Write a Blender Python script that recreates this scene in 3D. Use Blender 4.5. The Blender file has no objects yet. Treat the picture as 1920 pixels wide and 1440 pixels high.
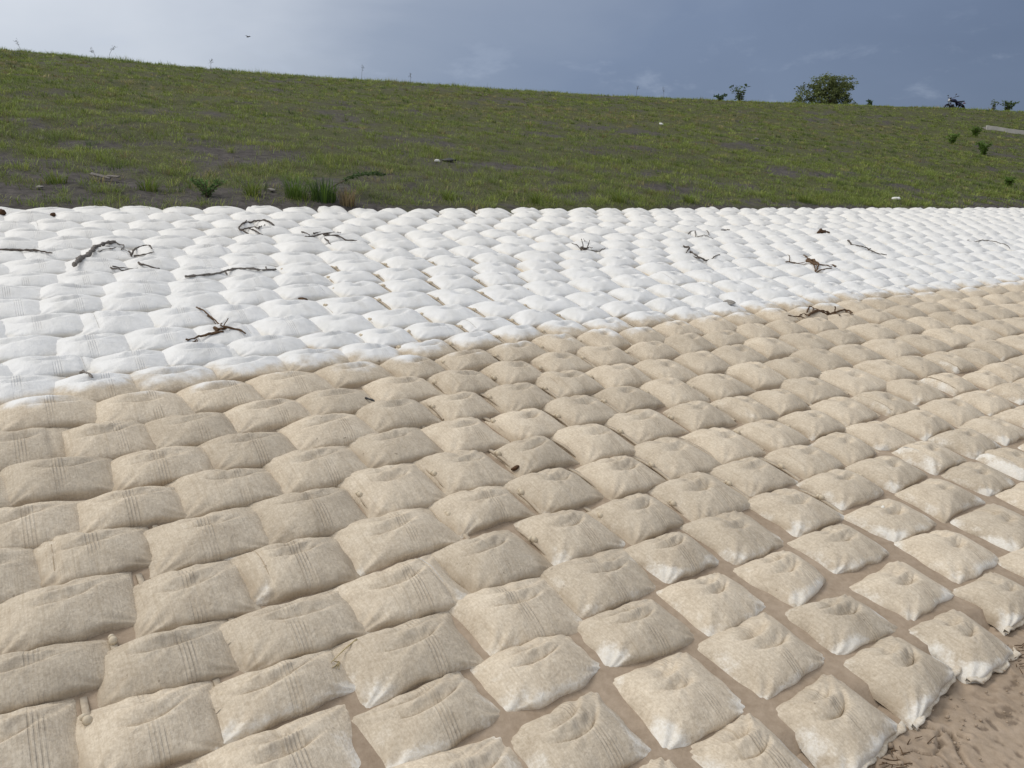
import bpy, math, random
import numpy as np
from mathutils import Vector, Matrix

# ---------------------------------------------------------------- camera, sky, sun, exposure
scene = bpy.context.scene
COL = scene.collection
CAM = (0.0, 0.0, 1.7565)
cam_d = bpy.data.cameras.new('camera')
cam_d.sensor_width = 36.0
cam_d.lens = 36.0 * 1434.65 / 1920
cam_d.clip_start = 0.05
cam_d.clip_end = 3000
cam = bpy.data.objects.new('camera', cam_d)
COL.objects.link(cam)
cam.location = CAM
cam.rotation_euler = (math.radians(90) - 0.2272, 0, 0)
scene.camera = cam

SUN_AZ, SUN_EL = math.radians(-72), math.radians(55)     # azimuth from +Y towards +X
world = bpy.data.worlds.new('World')
scene.world = world
world.use_nodes = True
wt = world.node_tree
wt.nodes.clear()


def N(t, kind, **kw):
    n = t.nodes.new(kind)
    for k, v in kw.items():
        if k in n.inputs.keys() if isinstance(k, str) else False:
            n.inputs[k].default_value = v
        else:
            setattr(n, k, v)
    return n


def L(t, a, b):
    t.links.new(a, b)


def ramp(t, stops, fac, mode='LINEAR'):
    r = t.nodes.new('ShaderNodeValToRGB')
    cr = r.color_ramp
    cr.interpolation = mode
    while len(cr.elements) < len(stops):
        cr.elements.new(0.5)
    for e, (p, c) in zip(cr.elements, stops):
        e.position = p
        e.color = (*c, 1) if len(c) == 3 else c
    if fac is not None:
        L(t, fac, r.inputs[0])
    return r


def mth(t, op, a, b=None, c=None, clamp=False):
    n = t.nodes.new('ShaderNodeMath')
    n.operation = op
    n.use_clamp = clamp
    for i, x in enumerate((a, b, c)):
        if x is None:
            continue
        if isinstance(x, (int, float)):
            n.inputs[i].default_value = x
        else:
            L(t, x, n.inputs[i])
    return n.outputs[0]


def mixc(t, fac, a, b, blend='MIX'):
    n = t.nodes.new('ShaderNodeMix')
    n.data_type = 'RGBA'
    n.blend_type = blend
    for s, x in ((n.inputs[0], fac), (n.inputs[6], a), (n.inputs[7], b)):
        if isinstance(x, (int, float)):
            s.default_value = x
        elif isinstance(x, tuple):
            s.default_value = (*x, 1)
        else:
            L(t, x, s)
    return n.outputs[2]


def noise(t, vec, scale, detail=3, rough=0.55, dist=0.0):
    n = t.nodes.new('ShaderNodeTexNoise')
    n.inputs['Scale'].default_value = scale
    n.inputs['Detail'].default_value = detail
    n.inputs['Roughness'].default_value = rough
    n.inputs['Distortion'].default_value = dist
    if vec is not None:
        L(t, vec, n.inputs['Vector'])
    return n.outputs['Fac']


def maprange(t, v, a, b, c=0.0, d=1.0, smooth=True):
    n = t.nodes.new('ShaderNodeMapRange')
    n.interpolation_type = 'SMOOTHSTEP' if smooth else 'LINEAR'
    L(t, v, n.inputs[0])
    for i, x in enumerate((a, b, c, d)):
        n.inputs[1 + i].default_value = x
    return n.outputs[0]


def build_sky():
    t = wt
    tc = t.nodes.new('ShaderNodeTexCoord')
    d = tc.outputs['Generated']
    dot = t.nodes.new('ShaderNodeVectorMath')
    dot.operation = 'DOT_PRODUCT'
    L(t, d, dot.inputs[0])
    dot.inputs[1].default_value = (-0.58, -0.23, 0.78)        # towards the bright part of the cloud deck
    mp = t.nodes.new('ShaderNodeMapping')
    mp.inputs['Scale'].default_value = (1, 1, 2.4)
    L(t, d, mp.inputs['Vector'])
    big = noise(t, mp.outputs[0], 2.2, 5, 0.5, 0.3)
    k = mth(t, 'ADD', dot.outputs['Value'], mth(t, 'MULTIPLY', mth(t, 'SUBTRACT', big, 0.5), 0.42))
    f = maprange(t, k, -0.6, 1.0, smooth=False)
    sky = ramp(t, [(0.0, (0.096, 0.130, 0.205)), (0.11, (0.112, 0.148, 0.232)), (0.27, (0.172, 0.220, 0.325)),
                   (0.39, (0.285, 0.332, 0.425)), (0.49, (0.52, 0.560, 0.630)), (0.56, (0.66, 0.69, 0.74)), (0.75, (0.80, 0.82, 0.86)),
                   (1.0, (1.08, 1.07, 1.06))], f)
    puff = noise(t, mp.outputs[0], 13, 6, 0.6, 0.2)
    sep = t.nodes.new('ShaderNodeSeparateXYZ')
    L(t, d, sep.inputs[0])
    low = maprange(t, sep.outputs[2], 0.13, 0.24, 1.0, 0.0)
    pf = mth(t, 'MULTIPLY', mth(t, 'MULTIPLY', maprange(t, puff, 0.53, 0.72), low), 0.20)
    c1 = mixc(t, pf, sky.outputs[0], (0.50, 0.56, 0.68))
    nish = t.nodes.new('ShaderNodeTexSky')
    nish.sky_type = 'NISHITA'
    nish.sun_disc = False
    nish.sun_elevation = SUN_EL
    nish.sun_rotation = SUN_AZ
    nsc = mixc(t, 1.0, nish.outputs[0], (0.08, 0.08, 0.08), 'MULTIPLY')
    col = mixc(t, 0.12, c1, nsc)                                # thin share of clear sky behind the cloud
    bg = t.nodes.new('ShaderNodeBackground')
    L(t, col, bg.inputs[0])
    bg.inputs[1].default_value = 1.0
    out = t.nodes.new('ShaderNodeOutputWorld')
    L(t, bg.outputs[0], out.inputs[0])


build_sky()
sun_d = bpy.data.lights.new('sun', 'SUN')
sun_d.energy = 1.2
sun_d.angle = math.radians(22)
sun_d.color = (1.0, 0.96, 0.90)
sun = bpy.data.objects.new('sun', sun_d)
COL.objects.link(sun)
sdir = Vector((math.sin(SUN_AZ) * math.cos(SUN_EL), math.cos(SUN_AZ) * math.cos(SUN_EL), math.sin(SUN_EL)))
sun.rotation_euler = (-sdir).to_track_quat('-Z', 'Y').to_euler()
scene.view_settings.view_transform = 'Standard'
scene.view_settings.look = 'None'
scene.view_settings.exposure = 0.17
scene.view_settings.gamma = 1.0
scene.view_settings.use_curve_mapping = False

rng = np.random.default_rng(7)
random.seed(7)

# ---------------------------------------------------------------- shape of the bank
K = 2.3
Z0 = 1.9235
_S = np.linspace(-14, 45, 1200)
_th = np.interp(_S, [-4, 0, 3, 6, 10, 16, 30], [0.3725, 0.5068, 0.6424, 0.5854, 0.5276, 0.4699, 0.4121])
_ker = np.hanning(81)
_ker /= _ker.sum()
_th = np.convolve(np.pad(_th, 40, mode='edge'), _ker, 'valid')
_ds = _S[1] - _S[0]
_i0 = int(np.argmin(abs(_S)))
_cx = np.cumsum(np.cos(_th)) * _ds
_cy = np.cumsum(np.sin(_th)) * _ds
_C = np.stack([_cx - _cx[_i0] + 0.6, _cy - _cy[_i0] - 4.0541], 1) * K
_S = _S * K


def head(s):
    return np.interp(s, _S, _th)


def plan(s, n):
    """point at s metres along the bank and n metres up it, seen from above"""
    s = np.asarray(s, float)
    n = np.asarray(n, float)
    th = head(s)
    return np.interp(s, _S, _C[:, 0]) - n * np.sin(th), np.interp(s, _S, _C[:, 1]) + n * np.cos(th)


def inv(x, y):
    x = np.atleast_1d(np.asarray(x, float))
    y = np.atleast_1d(np.asarray(y, float))
    i = np.empty(len(x), int)
    for a in range(0, len(x), 20000):
        d = (x[a:a + 20000, None] - _C[None, :, 0]) ** 2 + (y[a:a + 20000, None] - _C[None, :, 1]) ** 2
        i[a:a + 20000] = d.argmin(1)
    dx, dy = x - _C[i, 0], y - _C[i, 1]
    th = _th[i]
    return _S[i] + dx * np.cos(th) + dy * np.sin(th), -dx * np.sin(th) + dy * np.cos(th)


def zs(n):
    m = np.asarray(n, float) / K
    return (0.1839 * m + 0.0028 * m * m) * K - Z0


def gs(n):
    return 0.1839 + 2 * 0.0028 * n / K


NC = np.array([[6.39, 41.24], [9.58, 41.04], [12.34, 40.97], [15.51, 40.61], [19.04, 39.77], [22.3, 39.31],
               [26.69, 38.65], [30.23, 37.65], [33.79, 36.77], [37.99, 35.5], [44.03, 34.01], [48.31, 33.37]])
ZCREST = 6.98
N_TOP = 17.75
ZT = float(zs(N_TOP))


def lattice(x, y, seed):
    xi, yi = np.floor(x).astype(np.int64), np.floor(y).astype(np.int64)
    fx, fy = x - xi, y - yi
    fx, fy = fx * fx * (3 - 2 * fx), fy * fy * (3 - 2 * fy)

    def h(a, b):
        v = (a * 374761393 + b * 668265263 + seed * 974711) & 0x7fffffff
        v = ((v ^ (v >> 13)) * 1274126177) & 0x7fffffff
        return ((v ^ (v >> 16)) & 0xffff) / 65535.0
    return (h(xi, yi) * (1 - fx) + h(xi + 1, yi) * fx) * (1 - fy) + (h(xi, yi + 1) * (1 - fx) + h(xi + 1, yi + 1) * fx) * fy


def fbm(x, y, seed, octv=3):
    r = 0
    a = 0.5
    for o in range(octv):
        r = r + a * lattice(x * 2 ** o, y * 2 ** o, seed + o * 17)
        a *= 0.5
    return r / (1 - 0.5 ** octv)


def ncrest(s):
    return np.interp(s, NC[:, 0], NC[:, 1])


def grass_z(s, n):
    nc = ncrest(s)
    w = (n - N_TOP) / (nc - N_TOP)
    z = ZT + (ZCREST - ZT) * w
    k = 0.12
    z = ZCREST - k * np.logaddexp(0.0, (ZCREST - z) / k)
    z = z + 0.078 * np.clip(n - nc, 0, 9)                        # crown of the dyke road
    back = n - nc - 9.0                                         # far side of the dyke falls away
    z = z - np.where(back > 0, 0.5 * (np.sqrt(back * back + 1) - 1), 0)
    amp = np.clip((n - N_TOP) / 1.5, 0, 1) * np.clip((nc - n) / 2.0, 0.15, 1)
    z = z + amp * (0.16 * (fbm(s * 0.45, n * 0.45, 3) - 0.5) + 0.10 * (fbm(s * 1.7, n * 1.7, 5) - 0.5))
    return z


# ---------------------------------------------------------------- building helpers
def tag(o, label=None, cat=None, group=None, kind=None):
    for k, v in (('label', label), ('category', cat), ('group', group), ('kind', kind)):
        if v:
            o[k] = v
    return o


def link(name, me, mat=None, parent=None, loc=None):
    o = bpy.data.objects.new(name, me)
    COL.objects.link(o)
    if me is not None and mat is not None:
        me.materials.append(mat)
    if loc is not None:
        o.location = loc
    if parent is not None:
        o.parent = parent
    return o


def mesh_np(name, co, faces, smooth=True, attrs=None, uv=None):
    """co (n,3), faces (m,k) arrays, k = 3 or 4"""
    me = bpy.data.meshes.new(name)
    co = np.ascontiguousarray(co, np.float32)
    faces = np.ascontiguousarray(faces, np.int32)
    k = faces.shape[1]
    me.vertices.add(len(co))
    me.vertices.foreach_set('co', co.ravel())
    me.loops.add(faces.size)
    me.loops.foreach_set('vertex_index', faces.ravel())
    me.polygons.add(len(faces))
    me.polygons.foreach_set('loop_start', np.arange(0, faces.size, k, dtype=np.int32))
    me.polygons.foreach_set('loop_total', np.full(len(faces), k, np.int32))
    me.polygons.foreach_set('use_smooth', np.full(len(faces), smooth, bool))
    if uv is not None:
        ul = me.uv_layers.new(name='UVMap')
        ul.data.foreach_set('uv', np.ascontiguousarray(uv[faces.ravel()], np.float32).ravel())
    for an, av in (attrs or {}).items():
        if av.ndim == 1:
            a = me.attributes.new(an, 'FLOAT', 'POINT')
            a.data.foreach_set('value', np.ascontiguousarray(av, np.float32))
        else:
            a = me.attributes.new(an, 'FLOAT_COLOR', 'POINT')
            a.data.foreach_set('color', np.ascontiguousarray(np.c_[av, np.ones(len(av))], np.float32).ravel())
    me.update()
    me.validate()
    return me


def grid_faces(ni, nj, off=0):
    i, j = np.meshgrid(np.arange(ni - 1), np.arange(nj - 1), indexing='ij')
    a = (i * nj + j).ravel() + off
    return np.stack([a, a + nj, a + nj + 1, a + 1], 1)


class MB:
    """collects simple solids into one mesh"""
    def __init__(self):
        self.v, self.f = [], []

    def add(self, v, f):
        o = len(self.v)
        self.v += [tuple(p) for p in v]
        self.f += [tuple(i + o for i in q) for q in f]
        return self

    def tube(self, pts, radii, seg=7, cap=True, jitter=0.0, rg=None):
        pts = [Vector(p) for p in pts]
        if not isinstance(radii, (list, tuple, np.ndarray)):
            radii = [radii] * len(pts)
        v, f = [], []
        up = Vector((0.13, 0.21, 0.97))
        for i, p in enumerate(pts):
            d = (pts[min(i + 1, len(pts) - 1)] - pts[max(i - 1, 0)])
            if d.length < 1e-6:
                d = Vector((1, 0, 0))
            d.normalize()
            a = d.cross(up)
            if a.length < 0.05:
                a = d.cross(Vector((1, 0, 0)))
            a.normalize()
            b = d.cross(a)
            for k in range(seg):
                t = 2 * math.pi * k / seg
                r = radii[i] * (1 + (rg.uniform(-jitter, jitter) if rg is not None else 0))
                v.append(p + a * (math.cos(t) * r) + b * (math.sin(t) * r))
        for i in range(len(pts) - 1):
            for k in range(seg):
                k2 = (k + 1) % seg
                f.append((i * seg + k, i * seg + k2, (i + 1) * seg + k2, (i + 1) * seg + k))
        if cap:
            f.append(tuple(range(seg))[::-1])
            f.append(tuple((len(pts) - 1) * seg + k for k in range(seg)))
        return self.add(v, f)

    def box(self, c, size, rot=None):
        m = rot or Matrix.Identity(3)
        v = []
        for dx in (-.5, .5):
            for dy in (-.5, .5):
                for dz in (-.5, .5):
                    v.append(Vector(c) + m @ Vector((dx * size[0], dy * size[1], dz * size[2])))
        return self.add(v, [(0, 1, 3, 2), (4, 6, 7, 5), (0, 4, 5, 1), (2, 3, 7, 6), (0, 2, 6, 4), (1, 5, 7, 3)])

    def blob(self, c, r, seg=10, rings=7, sq=1.0):
        rx, ry, rz = r
        v = [Vector(c) + Vector((0, 0, rz))]
        for i in range(1, rings):
            a = math.pi * i / rings
            for k in range(seg):
                t = 2 * math.pi * k / seg
                v.append(Vector(c) + Vector((rx * math.sin(a) ** sq * math.cos(t), ry * math.sin(a) ** sq * math.sin(t), rz * math.cos(a))))
        v.append(Vector(c) - Vector((0, 0, rz)))
        f = [(0, 1 + k, 1 + (k + 1) % seg) for k in range(seg)]
        for i in range(rings - 2):
            for k in range(seg):
                a, b = 1 + i * seg + k, 1 + i * seg + (k + 1) % seg
                f.append((a, a + seg, b + seg, b))
        o = 1 + (rings - 2) * seg
        f += [(o + k, len(v) - 1, o + (k + 1) % seg) for k in range(seg)]
        return self.add(v, f)

    def lathe_x(self, prof, seg=20, c=(0, 0, 0)):
        """profile [(x, r)] turned about the x axis, closed ring"""
        v, f = [], []
        n = len(prof)
        for k in range(seg):
            t = 2 * math.pi * k / seg
            for x, r in prof:
                v.append((c[0] + x, c[1] + r * math.cos(t), c[2] + r * math.sin(t)))
        for k in range(seg):
            k2 = (k + 1) % seg
            for i in range(n):
                i2 = (i + 1) % n
                f.append((k * n + i, k * n + i2, k2 * n + i2, k2 * n + i))
        return self.add(v, f)

    def mesh(self, name, smooth=True):
        me = bpy.data.meshes.new(name)
        me.from_pydata(self.v, [], self.f)
        me.polygons.foreach_set('use_smooth', [smooth] * len(me.polygons))
        me.update()
        return me

    def build(self, name, mat, parent=None, loc=None, smooth=True):
        return link(name, self.mesh(name, smooth), mat, parent, loc)


# ---------------------------------------------------------------- materials
def new_mat(name):
    m = bpy.data.materials.new(name)
    m.use_nodes = True
    t = m.node_tree
    b = t.nodes['Principled BSDF']
    return m, t, b


def simple_mat(name, c1, c2, scale=20, rough=0.7, bump=0.2, spec=0.3, metal=0.0):
    m, t, b = new_mat(name)
    tc = t.nodes.new('ShaderNodeTexCoord')
    f = noise(t, tc.outputs['Object'], scale, 4, 0.6)
    L(t, ramp(t, [(0.3, c1), (0.7, c2)], f).outputs[0], b.inputs['Base Color'])
    b.inputs['Roughness'].default_value = rough
    b.inputs['Specular IOR Level'].default_value = spec
    b.inputs['Metallic'].default_value = metal
    if bump:
        bp = t.nodes.new('ShaderNodeBump')
        bp.inputs['Strength'].default_value = bump
        bp.inputs['Distance'].default_value = 0.01
        L(t, f, bp.inputs['Height'])
        L(t, bp.outputs[0], b.inputs['Normal'])
    return m


ZW = 0.775          # height of the old water line on the bank


def sack_material():
    m, t, b = new_mat('sack_fabric')
    geo = t.nodes.new('ShaderNodeNewGeometry')
    pos = geo.outputs['Position']
    uvn = t.nodes.new('ShaderNodeUVMap')
    uvn.uv_map = 'UVMap'
    sp = t.nodes.new('ShaderNodeSeparateXYZ')
    L(t, pos, sp.inputs[0])
    su = t.nodes.new('ShaderNodeSeparateXYZ')
    L(t, uvn.outputs[0], su.inputs[0])
    wash = t.nodes.new('ShaderNodeAttribute')
    wash.attribute_name = 'wash'
    tone = t.nodes.new('ShaderNodeAttribute')
    tone.attribute_name = 'tone'
    grime = t.nodes.new('ShaderNodeAttribute')
    grime.attribute_name = 'grime'
    n_mid = noise(t, pos, 9, 4, 0.6)
    n_big = noise(t, pos, 1.7, 3, 0.5)
    n_fine = noise(t, pos, 85, 4, 0.75)
    n_grain = noise(t, pos, 210, 2, 0.6)
    # old waterline: silt below, clean cloth above
    wl = mth(t, 'ADD', sp.outputs[2], mth(t, 'MULTIPLY', mth(t, 'SUBTRACT', n_mid, 0.5), 0.10))
    wl = mth(t, 'ADD', wl, mth(t, 'MULTIPLY', mth(t, 'SUBTRACT', n_big, 0.5), 0.12))
    clean = maprange(t, wl, ZW - 0.025, ZW + 0.035)
    wf = mth(t, 'ADD', wash.outputs['Fac'], mth(t, 'MULTIPLY', mth(t, 'SUBTRACT', n_fine, 0.5), 0.4))
    wf = mth(t, 'ADD', wf, mth(t, 'MULTIPLY', mth(t, 'SUBTRACT', n_mid, 0.5), 0.9))
    wf = mth(t, 'MULTIPLY', maprange(t, wf, 0.42, 0.95), 0.80)
    # silt colours
    silt = ramp(t, [(0.26, (0.39, 0.318, 0.232)), (0.5, (0.555, 0.474, 0.362)), (0.74, (0.67, 0.588, 0.466))], n_mid)
    silt2 = mixc(t, 0.55, silt.outputs[0], ramp(t, [(0.32, (0.36, 0.298, 0.22)), (0.66, (0.69, 0.607, 0.488))], n_fine).outputs[0])
    # weave: faint streaks along the cloth
    mp = t.nodes.new('ShaderNodeMapping')
    mp.inputs['Scale'].default_value = (170, 14, 1)
    L(t, uvn.outputs[0], mp.inputs[0])
    weave = noise(t, mp.outputs[0], 1.0, 2, 0.6)
    silt3 = mixc(t, mth(t, 'MULTIPLY', maprange(t, weave, 0.42, 0.72), 0.42), silt2, (0.42, 0.345, 0.25))
    mp2 = t.nodes.new('ShaderNodeMapping')
    mp2.inputs['Scale'].default_value = (46, 1.6, 1)
    L(t, uvn.outputs[0], mp2.inputs[0])
    warp = noise(t, mp2.outputs[0], 1.0, 3, 0.75)
    silt3 = mixc(t, mth(t, 'MULTIPLY', maprange(t, warp, 0.56, 0.66), 0.30), silt3, (0.37, 0.295, 0.205))
    tn = mth(t, 'ADD', mth(t, 'MULTIPLY', tone.outputs['Fac'], 0.20), 0.93)
    tcol = t.nodes.new('ShaderNodeCombineXYZ')
    for i in range(3):
        L(t, tn, tcol.inputs[i])
    silt4 = mixc(t, 1.0, silt3, tcol.outputs[0], 'MULTIPLY')
    # dark damp specks and leaf litter
    vor = noise(t, pos, 33, 2, 0.5)
    speck = mth(t, 'MULTIPLY', maprange(t, vor, 0.72, 0.77), maprange(t, n_big, 0.5, 0.62))
    silt5 = mixc(t, mth(t, 'MULTIPLY', speck, 0.6), silt4, (0.13, 0.095, 0.065))
    white = ramp(t, [(0.3, (0.655, 0.645, 0.615)), (0.62, (0.745, 0.737, 0.715))], n_mid)
    cream = mixc(t, mth(t, 'MULTIPLY', maprange(t, sp.outputs[2], 0.85, 1.75), 0.5), white.outputs[0], (0.77, 0.74, 0.68))
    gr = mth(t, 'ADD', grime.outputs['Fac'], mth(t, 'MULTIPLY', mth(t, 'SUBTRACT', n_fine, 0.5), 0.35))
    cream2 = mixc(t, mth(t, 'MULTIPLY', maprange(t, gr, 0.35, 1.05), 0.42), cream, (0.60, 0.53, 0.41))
    washcol = mixc(t, maprange(t, n_fine, 0.35, 0.7), (0.72, 0.68, 0.60), (0.80, 0.78, 0.73))
    col = mixc(t, wf, silt5, washcol)
    col = mixc(t, clean, col, cream2)
    # four woven ribs across the middle of each sack
    x = mth(t, 'DIVIDE', su.outputs[0], 0.0135)
    inside = mth(t, 'MULTIPLY', mth(t, 'GREATER_THAN', x, 0.0), mth(t, 'LESS_THAN', x, 4.0))
    saw = mth(t, 'ABSOLUTE', mth(t, 'SUBTRACT', mth(t, 'FRACT', x), 0.5))
    rib = mth(t, 'MULTIPLY', maprange(t, saw, 0.12, 0.34, 1.0, 0.0), inside)
    ribfade = maprange(t, noise(t, uvn.outputs[0], 5, 2), 0.36, 0.60)
    rib = mth(t, 'MULTIPLY', rib, ribfade)
    col = mixc(t, mth(t, 'MULTIPLY', rib, 0.22), col, mixc(t, clean, (0.32, 0.25, 0.17), (0.60, 0.56, 0.48)))
    # damp silt plus shade painted into the colour low on each tan sack
    damp_shade = mth(t, 'MULTIPLY', maprange(t, gr, 0.35, 1.05), mth(t, 'SUBTRACT', 1.0, clean))
    damp_shade = mth(t, 'MULTIPLY', mth(t, 'MULTIPLY', damp_shade, mth(t, 'SUBTRACT', 1.0, wf)), 0.55)
    col = mixc(t, damp_shade, col, (0.33, 0.258, 0.178))
    L(t, col, b.inputs['Base Color'])
    L(t, maprange(t, clean, 0, 1, 0.9, 0.52), b.inputs['Roughness'])
    L(t, maprange(t, clean, 0, 1, 0.12, 0.42), b.inputs['Specular IOR Level'])
    wr = noise(t, pos, 22, 3, 0.55, 0.6)
    h = mth(t, 'ADD', mth(t, 'MULTIPLY', wr, 0.0065), mth(t, 'MULTIPLY', n_fine, 0.0034))
    h = mth(t, 'ADD', h, mth(t, 'MULTIPLY', n_grain, 0.0009))
    h = mth(t, 'ADD', h, mth(t, 'MULTIPLY', mth(t, 'ADD', weave, warp), 0.0016))
    h = mth(t, 'SUBTRACT', h, mth(t, 'MULTIPLY', rib, 0.003))
    bp = t.nodes.new('ShaderNodeBump')
    bp.inputs['Strength'].default_value = 0.7
    bp.inputs['Distance'].default_value = 1.0
    L(t, h, bp.inputs['Height'])
    L(t, bp.outputs[0], b.inputs['Normal'])
    return m


def mud_material():
    m, t, b = new_mat('mud')
    geo = t.nodes.new('ShaderNodeNewGeometry')
    pos = geo.outputs['Position']
    sp = t.nodes.new('ShaderNodeSeparateXYZ')
    L(t, pos, sp.inputs[0])
    n1 = noise(t, pos, 2.4, 4, 0.6)
    n2 = noise(t, pos, 28, 4, 0.65)
    n3 = noise(t, pos, 120, 3, 0.6)
    c = ramp(t, [(0.3, (0.25, 0.19, 0.135)), (0.55, (0.33, 0.258, 0.188)), (0.75, (0.40, 0.32, 0.24))], n1)
    c2 = mixc(t, 0.45, c.outputs[0], ramp(t, [(0.3, (0.25, 0.185, 0.125)), (0.7, (0.45, 0.355, 0.265))], n2).outputs[0])
    up = maprange(t, sp.outputs[2], 0.45, 0.95)
    c3 = mixc(t, up, c2, ramp(t, [(0.35, (0.52, 0.43, 0.31)), (0.65, (0.70, 0.61, 0.48))], n2).outputs[0])
    crack = t.nodes.new('ShaderNodeAttribute')
    crack.attribute_name = 'crack'
    c4 = mixc(t, mth(t, 'MULTIPLY', crack.outputs['Fac'], 0.75), c3, (0.07, 0.048, 0.032))
    L(t, c4, b.inputs['Base Color'])
    b.inputs['Roughness'].default_value = 0.85
    b.inputs['Specular IOR Level'].default_value = 0.2
    h = mth(t, 'ADD', mth(t, 'MULTIPLY', n2, 0.004), mth(t, 'MULTIPLY', n3, 0.0022))
    bp = t.nodes.new('ShaderNodeBump')
    bp.inputs['Strength'].default_value = 0.7
    bp.inputs['Distance'].default_value = 1.0
    L(t, h, bp.inputs['Height'])
    L(t, bp.outputs[0], b.inputs['Normal'])
    return m


def soil_material():
    m, t, b = new_mat('bank_soil')
    geo = t.nodes.new('ShaderNodeNewGeometry')
    pos = geo.outputs['Position']
    a = t.nodes.new('ShaderNodeAttribute')
    a.attribute_name = 'cover'
    n2 = noise(t, pos, 9, 5, 0.65)
    n3 = noise(t, pos, 45, 3, 0.6)
    soil = ramp(t, [(0.3, (0.045, 0.040, 0.037)), (0.55, (0.092, 0.083, 0.077)), (0.8, (0.14, 0.124, 0.11))], n2)
    soil2 = mixc(t, maprange(t, n3, 0.6, 0.8), soil.outputs[0], (0.12, 0.085, 0.06))
    green = ramp(t, [(0.3, (0.05, 0.058, 0.022)), (0.6, (0.10, 0.105, 0.04)), (0.8, (0.15, 0.135, 0.065))], n3)
    f = mth(t, 'ADD', a.outputs['Fac'], mth(t, 'MULTIPLY', mth(t, 'SUBTRACT', n2, 0.5), 1.2))
    L(t, mixc(t, mth(t, 'MULTIPLY', maprange(t, f, 0.25, 0.8), 0.75), soil2, green.outputs[0]), b.inputs['Base Color'])
    b.inputs['Roughness'].default_value = 0.95
    b.inputs['Specular IOR Level'].default_value = 0.1
    bp = t.nodes.new('ShaderNodeBump')
    bp.inputs['Strength'].default_value = 0.8
    bp.inputs['Distance'].default_value = 0.06
    L(t, n2, bp.inputs['Height'])
    L(t, bp.outputs[0], b.inputs['Normal'])
    return m


def leaf_material(name, tint=None, trans=0.35):
    m, t, b = new_mat(name)
    out = t.nodes['Material Output']
    a = t.nodes.new('ShaderNodeAttribute')
    a.attribute_name = 'col'
    c = a.outputs['Color']
    b.inputs['Roughness'].default_value = 0.6
    b.inputs['Specular IOR Level'].default_value = 0.25
    L(t, c, b.inputs['Base Color'])
    tr = t.nodes.new('ShaderNodeBsdfTranslucent')
    L(t, c, tr.inputs[0])
    mx = t.nodes.new('ShaderNodeMixShader')
    mx.inputs[0].default_value = trans
    L(t, b.outputs[0], mx.inputs[1])
    L(t, tr.outputs[0], mx.inputs[2])
    L(t, mx.outputs[0], out.inputs[0])
    return m


M_SACK = sack_material()
M_MUD = mud_material()
M_SOIL = soil_material()
M_LEAF = leaf_material('foliage')
M_STRAP = simple_mat('webbing_strap', (0.38, 0.31, 0.23), (0.50, 0.43, 0.33), 40, 0.85, 0.3, 0.15)
M_KNOT = simple_mat('tie_cloth', (0.48, 0.40, 0.29), (0.62, 0.54, 0.41), 40, 0.85, 0.3, 0.15)
M_SEAM = simple_mat('seam_thread', (0.32, 0.25, 0.17), (0.46, 0.38, 0.28), 40, 0.9, 0.2, 0.1)
M_SEAMW = simple_mat('pale_seam_thread', (0.44, 0.42, 0.39), (0.60, 0.58, 0.54), 40, 0.9, 0.2, 0.1)
M_TUFT = simple_mat('tie_tuft', (0.62, 0.59, 0.52), (0.78, 0.76, 0.70), 60, 0.9, 0.5, 0.1)
M_WOOD = simple_mat('dry_driftwood', (0.055, 0.045, 0.038), (0.16, 0.135, 0.115), 60, 0.9, 0.8, 0.15)
M_WOODG = simple_mat('weathered_driftwood', (0.11, 0.10, 0.09), (0.25, 0.225, 0.20), 55, 0.9, 0.8, 0.15)
M_ROOT = simple_mat('brown_root', (0.065, 0.038, 0.022), (0.17, 0.11, 0.065), 60, 0.9, 0.8, 0.15)
M_STRAW = simple_mat('dry_straw', (0.36, 0.28, 0.14), (0.56, 0.46, 0.27), 50, 0.7, 0.2, 0.2)
M_CONC = simple_mat('weathered_concrete', (0.20, 0.195, 0.18), (0.32, 0.31, 0.29), 6, 0.9, 0.3, 0.15)
M_KERB = simple_mat('pale_concrete', (0.40, 0.39, 0.36), (0.54, 0.52, 0.48), 6, 0.9, 0.3, 0.15)
M_BLACK = simple_mat('black_paint', (0.010, 0.010, 0.014), (0.018, 0.018, 0.026), 10, 0.35, 0.0, 0.5)
M_BLUE = simple_mat('dark_blue_paint', (0.012, 0.014, 0.05), (0.02, 0.024, 0.075), 10, 0.28, 0.0, 0.5)
M_RUBBER = simple_mat('tyre_rubber', (0.012, 0.012, 0.012), (0.03, 0.03, 0.03), 40, 0.9, 0.2, 0.2)
M_METAL = simple_mat('engine_metal', (0.03, 0.03, 0.03), (0.08, 0.08, 0.08), 20, 0.5, 0.1, 0.5, 0.8)
M_LAMP = simple_mat('lamp_glass', (0.45, 0.46, 0.47), (0.55, 0.56, 0.57), 10, 0.12, 0.0, 0.6)
M_RED = simple_mat('red_lens', (0.25, 0.01, 0.01), (0.35, 0.02, 0.02), 10, 0.2, 0.0, 0.5)
M_BIRD = simple_mat('bird_feathers', (0.03, 0.03, 0.035), (0.07, 0.07, 0.075), 30, 0.8, 0.0, 0.2)
M_PALE = simple_mat('white_litter', (0.68, 0.67, 0.64), (0.82, 0.81, 0.79), 20, 0.6, 0.2, 0.3)
M_DARK = simple_mat('black_plastic', (0.012, 0.012, 0.012), (0.03, 0.03, 0.03), 20, 0.5, 0.2, 0.3)
M_STONE = simple_mat('grey_stone', (0.17, 0.155, 0.14), (0.32, 0.30, 0.27), 25, 0.9, 0.6, 0.2)
M_BARK = simple_mat('bark', (0.07, 0.055, 0.04), (0.16, 0.13, 0.10), 14, 0.9, 0.6, 0.1)
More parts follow.
